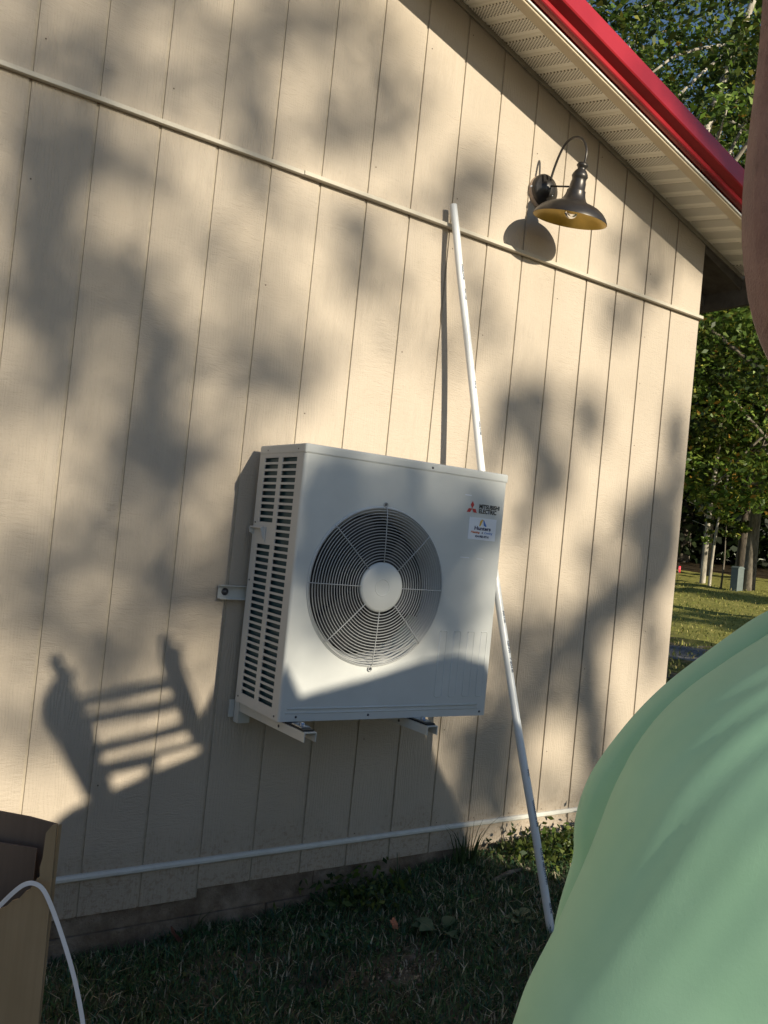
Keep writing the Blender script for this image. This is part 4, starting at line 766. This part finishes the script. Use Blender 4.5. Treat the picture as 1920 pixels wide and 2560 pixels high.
# tall tufts at the wall foot
def tuft(x, y, n, hmin, hmax, name, label, cat, spread=0.05, pal=((0.02, 0.04, 0.015), (0.04, 0.07, 0.02)), wid=0.0045, group=None):
    z0 = float(gh(np.float64(x), np.float64(y))); b = MB()
    for k in range(n):
        a_ = rng.uniform(0, 6.28); r_ = spread * rng.random(); h = rng.uniform(hmin, hmax); ln = h * rng.uniform(0.1, 0.9); bx, by = r_ * math.cos(a_), r_ * math.sin(a_) * 0.5; a_ += rng.normal() * 0.5; w_ = wid * rng.uniform(.6, 1.3); pts = []
        for t in (0, .35, .7, 1):
            c = Vector((bx + math.cos(a_) * ln * t * t, by + math.sin(a_) * ln * t * t * 0.7, h * (t - 0.25 * t * t))); s_ = Vector((-math.sin(a_), math.cos(a_), 0)) * w_ * (1 - t * 0.92) + Vector((w_ * .5 * (1 - t), 0, 0)); pts += [c - s_, c + s_]
        b.add(pts, [(0, 1, 3, 2), (2, 3, 5, 4), (4, 5, 7, 6)])
    o = b.build(name, simple(name + '_blades', pal[0] if rng.random() < .5 else pal[1], 0.6, var=.3, scale=30)); o.location = (x, y, z0); tag(o, label, cat, group); return o
tuft(1.98, -0.07, 34, 0.08, 0.26, 'grass_tuft', 'tallest dark tuft of grass against the lower wall, left of the pipe', 'grass tuft', 0.07)
tuft(1.66, -0.06, 9, 0.05, 0.20, 'grass_tuft', 'sparse thin tuft of grass under the heat pump right end', 'grass tuft', 0.12)
tuft(2.28, -0.06, 5, 0.10, 0.22, 'grass_tuft', 'few single upright blades at the sunlit wall foot', 'grass tuft', 0.05, pal=((0.06, 0.10, 0.02), (0.06, 0.10, 0.02)), wid=0.006)
tuft(0.78, -0.05, 12, 0.05, 0.14, 'grass_tuft', 'low dark tuft beside the reddish dead leaf at the foundation', 'grass tuft', 0.05)
WP = []; WC = []
for i, (x, y) in enumerate(((2.72, -0.14), (2.52, -0.20), (2.33, -0.16), (1.45, -0.10), (2.85, -0.3), (2.62, -0.32))):
    n = 420; q = rng.normal(size=(n, 3)) * np.array([0.10, 0.07, 0.045]); q[:, 2] = np.abs(q[:, 2]) + 0.01; WP.append(q + np.array(gp(x, y))); WC.append(colpick(n, [(0.07, 0.11, 0.02), (0.12, 0.15, 0.035), (0.04, 0.08, 0.03)], (3, 3, 1 + 3 * (i == 3))))
n = 9000; q = np.stack([rng.uniform(0.1, 2.6, n), -rng.uniform(0.02, 1.3, n), rng.uniform(0.004, 0.045, n)], 1); k = f2(q[:, 0] * 1.3 + 2, q[:, 1] * 1.7) + 0.35 * rng.normal(size=n) > 0.28; q = q[k]; q[:, 2] += gh(q[:, 0], q[:, 1]); WP.append(q); WC.append(colpick(len(q), [(0.04, 0.11, 0.045), (0.07, 0.16, 0.05), (0.12, 0.14, 0.05)], (4, 3, 1)))
me_ = leaf_mesh('ground_cover', np.concatenate(WP), 0.032, np.concatenate(WC), M_leaf, 0.0, 0.6, sizes=np.concatenate([np.full(sum(len(w_) for w_ in WP[:-1]), 0.032), np.full(len(WP[-1]), 0.017)]) * rng.uniform(0.6, 1.3, sum(len(w_) for w_ in WP))); o = bpy.data.objects.new('ground_cover', me_); COL.objects.link(o); tag(o, 'leafy low weeds and clover growing in the lawn along the wall', 'weeds', kind='stuff')
def rosette(x, y, n, L_, label):
    e_ = gp(x, y); b = MB(); rd = random.Random(int(x * 1000))
    for k in range(n):
        a_ = 6.28 * k / n + rd.random() * .5; ln = L_ * (0.6 + 0.5 * rd.random()); up_ = 0.35 + 0.9 * rd.random(); vs = []
        for i in range(7):
            t = i / 6; wd = ln * (0.03 + 0.26 * max(0, math.sin(math.pi * min(1, max(0, (t - .3) / .7)) ** .8))); c = Vector((math.cos(a_) * ln * t, math.sin(a_) * ln * t, ln * up_ * (t - .55 * t * t))); s_ = Vector((-math.sin(a_), math.cos(a_), 0)) * wd; vs += [c - s_ + Vector((0, 0, wd * .3)), c, c + s_ + Vector((0, 0, wd * .3))]
        b.add(vs, [(3 * i + j, 3 * i + j + 1, 3 * i + 4 + j, 3 * i + 3 + j) for i in range(6) for j in range(2)], True)
    o = b.build('broadleaf_weed', simple('weed_leaf', (0.035, 0.09, 0.045), 0.45, var=.25, scale=40)); o.location = e_; tag(o, label, 'weed')
rosette(1.56, -0.44, 8, 0.11, 'largest broad leaved weed right of the orange leaf'); rosette(1.86, -0.52, 6, 0.07, 'small broad leaved weed in the dark lawn left of the pipe'); rosette(1.20, -0.30, 6, 0.05, 'little broad leaved weed in the middle of the lawn'); rosette(0.52, -0.25, 6, 0.05, 'low weed beside the carton edge'); rosette(1.52, -0.13, 8, 0.07, 'weed with round leaves against the foundation under the unit')
def dleaf(x, y, s_, rz, col, label):
    b = MB(); ring = [(math.cos(t) * s_ * (0.62 + 0.38 * abs(math.cos(2.5 * t))), math.sin(t) * s_ * (0.62 + 0.38 * abs(math.cos(2.5 * t)))) for t in np.linspace(0, 6.283, 31)[:-1]]
    vs = [(0, 0, 0.012)] + [(u, v_, 0.012 + 0.3 * s_ * math.sin(3 * u / s_) * 0.4) for u, v_ in ring]; b.add(vs, [(0, i + 1, (i + 1) % 30 + 1) for i in range(30)]); o = b.build('fallen_leaf', simple('dead_leaf', col, .7, var=.3, scale=60)); o.location = gp(x, y); o.location.z += 0.03; o.rotation_euler = (R(50), R(10), rz); tag(o, label, 'leaf')
dleaf(1.43, -0.32, 0.022, 0.4, (0.45, 0.15, 0.07), 'orange dead leaf lying upright in the dark grass'); dleaf(0.72, -0.06, 0.035, 1.2, (0.10, 0.03, 0.015), 'dark red dead leaf against the foundation')
b = MB(); b.tube(sm([(1.98, -0.24, 0.0), (2.12, -0.21, 0.012), (2.30, -0.20, 0.0)], 5), [0.010] * 5 + [0.008] * 5 + [0.006], 8); o = b.build('fallen_stick', M_bark); o.location.z = float(gh(np.float64(2.1), np.float64(-0.22))) + 0.012; tag(o, 'short grey stick lying in the grass left of the pipe foot', 'stick')
for i, (x, y, s_) in enumerate(((1.38, -0.50, .02), (1.24, -0.57, .014), (1.19, -0.50, .012), (0.95, -0.24, .013), (0.88, -0.30, .016), (1.30, -0.04, .022), (1.16, -0.03, .018), (1.70, -0.62, .012), (1.02, -0.28, .010))):
    bm = bmesh.new(); bmesh.ops.create_icosphere(bm, subdivisions=2, radius=s_); rd = random.Random(i)
    for v_ in bm.verts: v_.co *= 0.8 + 0.4 * rd.random(); v_.co.z *= 0.6
    me_ = bpy.data.meshes.new('stone'); bm.to_mesh(me_); bm.free(); me_.materials.append(M_block); o = bpy.data.objects.new('stone', me_); COL.objects.link(o); o.location = gp(x, y); tag(o, 'small dusty stone in the grass and bare soil by the wall', 'stone', 'small stones in the soil')

n = 1500; q = np.stack([1.30 + 0.2 * rng.normal(size=n), -0.55 + 0.12 * rng.normal(size=n), np.zeros(n)], 1); q2 = np.stack([rng.uniform(0.2, 2.4, 900), -rng.uniform(0, 0.2, 900) ** 1.5, np.zeros(900)], 1); q = np.concatenate([q, q2]); q[:, 2] = gh(q[:, 0], q[:, 1]) + 0.002
me_ = leaf_mesh('soil_crumbs', q, 0.011, colpick(len(q), [(0.30, 0.235, 0.17), (0.17, 0.125, 0.085), (0.42, 0.36, 0.28)], (3, 3, 1)), attrmat('crumbs', 0.9), 0.0, 0.9); o = bpy.data.objects.new('soil_crumbs', me_); COL.objects.link(o); tag(o, 'dry soil crumbs and leaf bits on the bare patch and along the wall', 'soil', kind='stuff')

# ------------------------------------------------------------------ trees behind the camera whose leaves dapple the wall
BL = np.array([(-0.068,2.488,0.074,0.001,-0.009,-0.043,0.6),(0.156,2.491,0.084,0.032,0.008,-0.077,0.8),(0.339,2.79,0.122,0.052,0.006,-0.051,0.7),(0.261,2.599,0.048,0.033,0.047,-0.112,0.6),(0.024,2.618,0.053,0.022,0.006,-0.055,0.3),(0.707,2.703,0.054,0.028,0.036,-0.125,0.7),(0.657,2.603,0.102,0.038,0.006,-0.054,0.5),(0.849,2.984,0.12,0.051,0.009,-0.08,0.75),(1.052,3.018,0.072,-0.005,-0.047,-0.11,0.5),(0.532,2.801,0.081,0.034,0.01,-0.091,0.4),(0.991,2.769,0.057,0.022,0.01,-0.082,0.4),(1.226,2.875,0.084,0.032,0.013,-0.103,0.45),(1.708,2.642,0.157,0.097,0.058,-0.082,0.65),(1.591,2.502,0.118,0.035,0.009,-0.073,0.5),(0.775,2.82,0.053,0.021,0.011,-0.095,0.4),(0.106,2.233,0.152,0.051,0.016,-0.153,0.95),(0.082,2.011,0.115,0.033,0.016,-0.153,0.95),(0.069,1.809,0.101,0.025,0.016,-0.152,0.9),(0.179,2.346,0.096,-0.002,-0.015,-0.067,0.9),(-0.037,2.312,0.064,0.023,0.009,-0.081,0.8),(0.338,2.311,0.062,-0.014,-0.024,-0.06,0.6),(0.47,2.254,0.069,-0.002,-0.019,-0.078,0.5),(0.611,2.099,0.044,-0.05,-0.079,-0.069,0.6),(0.43,1.828,0.07,0.043,0.058,-0.11,0.85),(0.315,1.899,0.082,-0.025,-0.024,-0.057,0.6),(0.21,1.726,0.071,0.016,0.012,-0.114,0.8),(0.193,1.549,0.056,0.01,0.015,-0.142,0.85),(0.475,1.631,0.087,0.016,0.015,-0.135,0.9),(0.567,1.743,0.073,0.015,0.008,-0.069,0.6),(0.389,1.285,0.076,-0.004,-0.013,-0.192,0.85),(0.484,1.48,0.087,0.014,0.015,-0.136,0.85),(0.564,1.337,0.098,0.013,0.014,-0.122,0.6),(0.67,1.422,0.085,0.012,0.007,-0.062,0.85),(0.559,1.089,0.131,0.011,0.024,-0.215,0.6),(0.183,0.93,0.048,0.007,0.024,-0.127,0.75),(0.349,0.77,0.143,-0.022,-0.004,-0.058,0.75),(0.728,0.904,0.086,0.004,0.009,-0.079,0.85),(0.613,0.891,0.099,0.004,0.009,-0.077,0.5),(0.371,0.97,0.09,0.005,0.01,-0.088,0.4),(0.293,1.155,0.073,0.007,0.009,-0.087,0.35),(0.078,1.471,0.067,0.011,0.006,-0.055,0.6),(0.036,1.366,0.032,0.005,0.004,-0.034,0.3),(0.869,1.69,0.166,-0.009,-0.013,-0.074,0.8),(0.76,1.848,0.081,-0.023,-0.035,-0.078,0.5),(1.004,1.664,0.103,-0.014,-0.018,-0.067,0.7),(1.105,1.803,0.079,0.016,0.01,-0.084,0.5),(0.975,1.912,0.076,0.017,0.008,-0.066,0.45),(1.217,2.249,0.093,0.025,0.016,-0.129,0.75),(1.335,2.154,0.13,0.033,0.01,-0.079,0.6),(1.126,2.311,0.08,0.023,0.008,-0.068,0.4),(1.108,2.115,0.1,0.025,0.008,-0.067,0.5),(1.361,2.488,0.11,0.034,0.009,-0.07,0.25),(1.299,2.812,0.064,0.023,0.013,-0.104,0.35),(1.444,1.998,0.089,0.02,0.013,-0.107,0.35),(1.273,1.96,0.084,0.019,0.008,-0.069,0.3),(2.135,1.794,0.149,0.092,0.097,-0.091,0.85),(2.014,1.674,0.098,-0.026,-0.065,-0.112,0.5),(2.528,1.795,0.109,0.017,0.017,-0.126,0.8),(2.298,1.53,0.123,0.04,0.071,-0.133,0.9),(2.206,1.365,0.11,-0.017,-0.035,-0.099,0.6),(1.97,1.499,0.079,0.01,0.015,-0.117,0.45),(3.209,1.714,0.104,0.014,0.037,-0.254,0.7),(2.87,1.366,0.108,0.076,0.085,-0.053,0.8),(2.695,1.197,0.133,0.065,0.056,-0.053,0.7),(3.091,1.283,0.163,0.013,0.036,-0.251,1),(2.92,1.011,0.122,0.079,0.11,-0.073,1),(2.75,0.916,0.104,0.068,0.105,-0.073,1),(2.649,0.761,0.112,0.001,0.023,-0.173,1),(2.433,0.738,0.136,0.001,0.025,-0.188,0.65),(3.128,0.767,0.109,0.001,0.023,-0.161,0.6),(2.207,1.141,0.084,0.006,0.021,-0.162,0.4),(2.298,0.88,0.116,0.003,0.016,-0.123,0.5),(2.76,0.37,0.113,0.002,0.076,-0.288,0.95),(2.526,0.485,0.139,-0.021,-0.009,-0.072,0.75),(2.341,0.551,0.147,-0.003,0.014,-0.103,0.6),(2.117,0.257,0.137,-0.009,0.023,-0.18,0.6),(2.883,-0.055,0.205,-0.02,0.021,-0.157,0.7),(2.219,0.412,0.141,-0.005,0.016,-0.122,0.5),(2.553,0.061,0.156,-0.013,0.011,-0.085,0.4),(2.691,2.295,0.131,0.029,0.018,-0.129,0.6),(2.691,2.65,0.148,0.04,0.013,-0.096,0.6),(2.891,2.568,0.138,0.035,0.016,-0.11,0.5),(1.84,2.105,0.115,0.026,0.01,-0.076,0.6),(1.75,2.22,0.124,0.03,0.012,-0.094,0.45),(1.702,2.4,0.098,0.027,0.012,-0.093,0.3),(2.248,3.011,0.116,0.04,0.014,-0.101,0.15),(1.667,1.896,0.096,0.019,0.014,-0.111,0.25),(1.991,1.959,0.106,0.021,0.013,-0.097,0.2),(0.75,1.169,0.069,0.006,0.011,-0.095,0.45),(0.131,1.097,0.034,0.003,0.009,-0.084,0.1)])
TS = 20.5
def leaves_for(bl, k=1.0, size=0.14):
    P = []
    for cx, cz, ax_, az_, bx_, bz_, s_ in bl:
        area = math.pi * abs(ax_ * bz_ - az_ * bx_); nl = int(k * 3.4 * -math.log(1 - min(0.97, s_ * 0.97)) * area / (size * size * 0.26)) + 1
        a_ = rng.uniform(0, 2 * np.pi, nl); r_ = np.sqrt(rng.uniform(0, 1, nl)) * 1.08; u = r_ * np.cos(a_); v_ = r_ * np.sin(a_); x = cx + u * ax_ + v_ * bx_; z = cz + u * az_ + v_ * bz_; t = TS + rng.uniform(-1.2, 1.2, nl); P.append(np.stack([x + SA * t, -t, z + SB * t], 1))
    return np.concatenate(P)
acl = [(0.88, 1.05, 0.09, 0, 0, 0.28, 0.75), (1.12, 0.74, 0.34, 0.02, 0, 0.17, 0.38), (2.10, 0.16, 0.20, 0, 0, 0.30, 0.68), (2.00, 0.58, 0.28, 0, 0, 0.34, 0.55), (2.2, 0.1, 0.2, 0, 0, 0.15, 0.4), (0.25, 1.7, 0.7, 0, 0, 1.25, 0.33), (0.55, 2.9, 0.85, 0, 0, 0.45, 0.33), (0.35, 0.75, 0.5, 0, 0, 0.4, 0.2), (1.7, 0.35, 0.5, 0, 0, 0.6, 0.2), (1.23, 1.12, 0.46, 0, 0, 0.20, 0.9), (1.0, 0.98, 0.2, -0.05, 0, 0.14, 0.7), (1.46, 0.82, 0.10, 0, 0, 0.22, 0.85), (1.28, 0.93, 0.2, 0, 0, 0.10, 0.7), (0.98, 0.80, 0.12, 0, 0, 0.06, 0.3)]
ex = [(3.02, 2.92, 0.58, -0.165, 0, 0.17, 0.97), (-0.50, 0.30, 0.32, 0, 0, 0.50, 0.54), (-0.6, 1.6, 0.35, 0, 0, 0.6, 0.8), (4.3, 1.2, 0.5, 0, 0, 0.9, 0.8), (4.0, 3.3, 0.6, 0, 0, 0.5, 0.8), (1.2, 4.2, 1.5, 0, 0, 0.5, 0.7), (-0.8, 3.3, 0.6, 0, 0, 0.7, 0.8)]
Pall = leaves_for(list(BL) + acl + ex); left = Pall[:, 0] < 5.4
for nm, msk, bx_, lb_ in (('shade_tree', left, 0.6, 'tall leafy tree behind the camera dappling the left of the wall'), ('shade_tree', ~left, 9.4, 'tall leafy tree behind the camera dappling the right of the wall')):
    e_ = empty('shade_tree', (bx_, -TS - 0.5, float(gh(np.float64(bx_), np.float64(-TS)))), 0, label=lb_, cat='tree', group='tall trees behind the camera'); Q = Pall[msk] - np.array(e_.location)
    me_ = leaf_mesh('crown', Q, 0.14, colpick(len(Q), GP, (3, 3, 2, 1, .2)), M_leaf, 0.0); o = bpy.data.objects.new('crown', me_); COL.objects.link(o); o.parent = e_
    b = trunk_mesh([(0, 0, -.3), (0.1, 0, 3.5), (-.1, 0, 5.0)], 0.28, 0.2, None, 0, M_bark); b.build('trunk', M_bark, e_)
# more trees out of frame to the right, shading strips of the far lawn
SG = 'trees standing along the open side of the lawn'
for x, y, h, r, lb_ in ((16.2, -9.0, 11, 0.8, 'slim poplar shading the middle of the far lawn'), (12.4, -9.5, 11, 1.2, 'slim poplar nearest the building on the open side'), (9.0, -10.5, 12, 1.9, 'broader poplar shading the gravel strip'), (21.3, -8.5, 10, 0.7, 'slim poplar farthest along the open side of the lawn')):
    make_tree('poplar_tree', gp(x, y), h, (r, r, h * 0.40), (0.1, 0.1), 70, 90, 0.24, (3, 3, 2, 1, .1), lb_, 0.14, M_bark, 0.56, 4, SG)
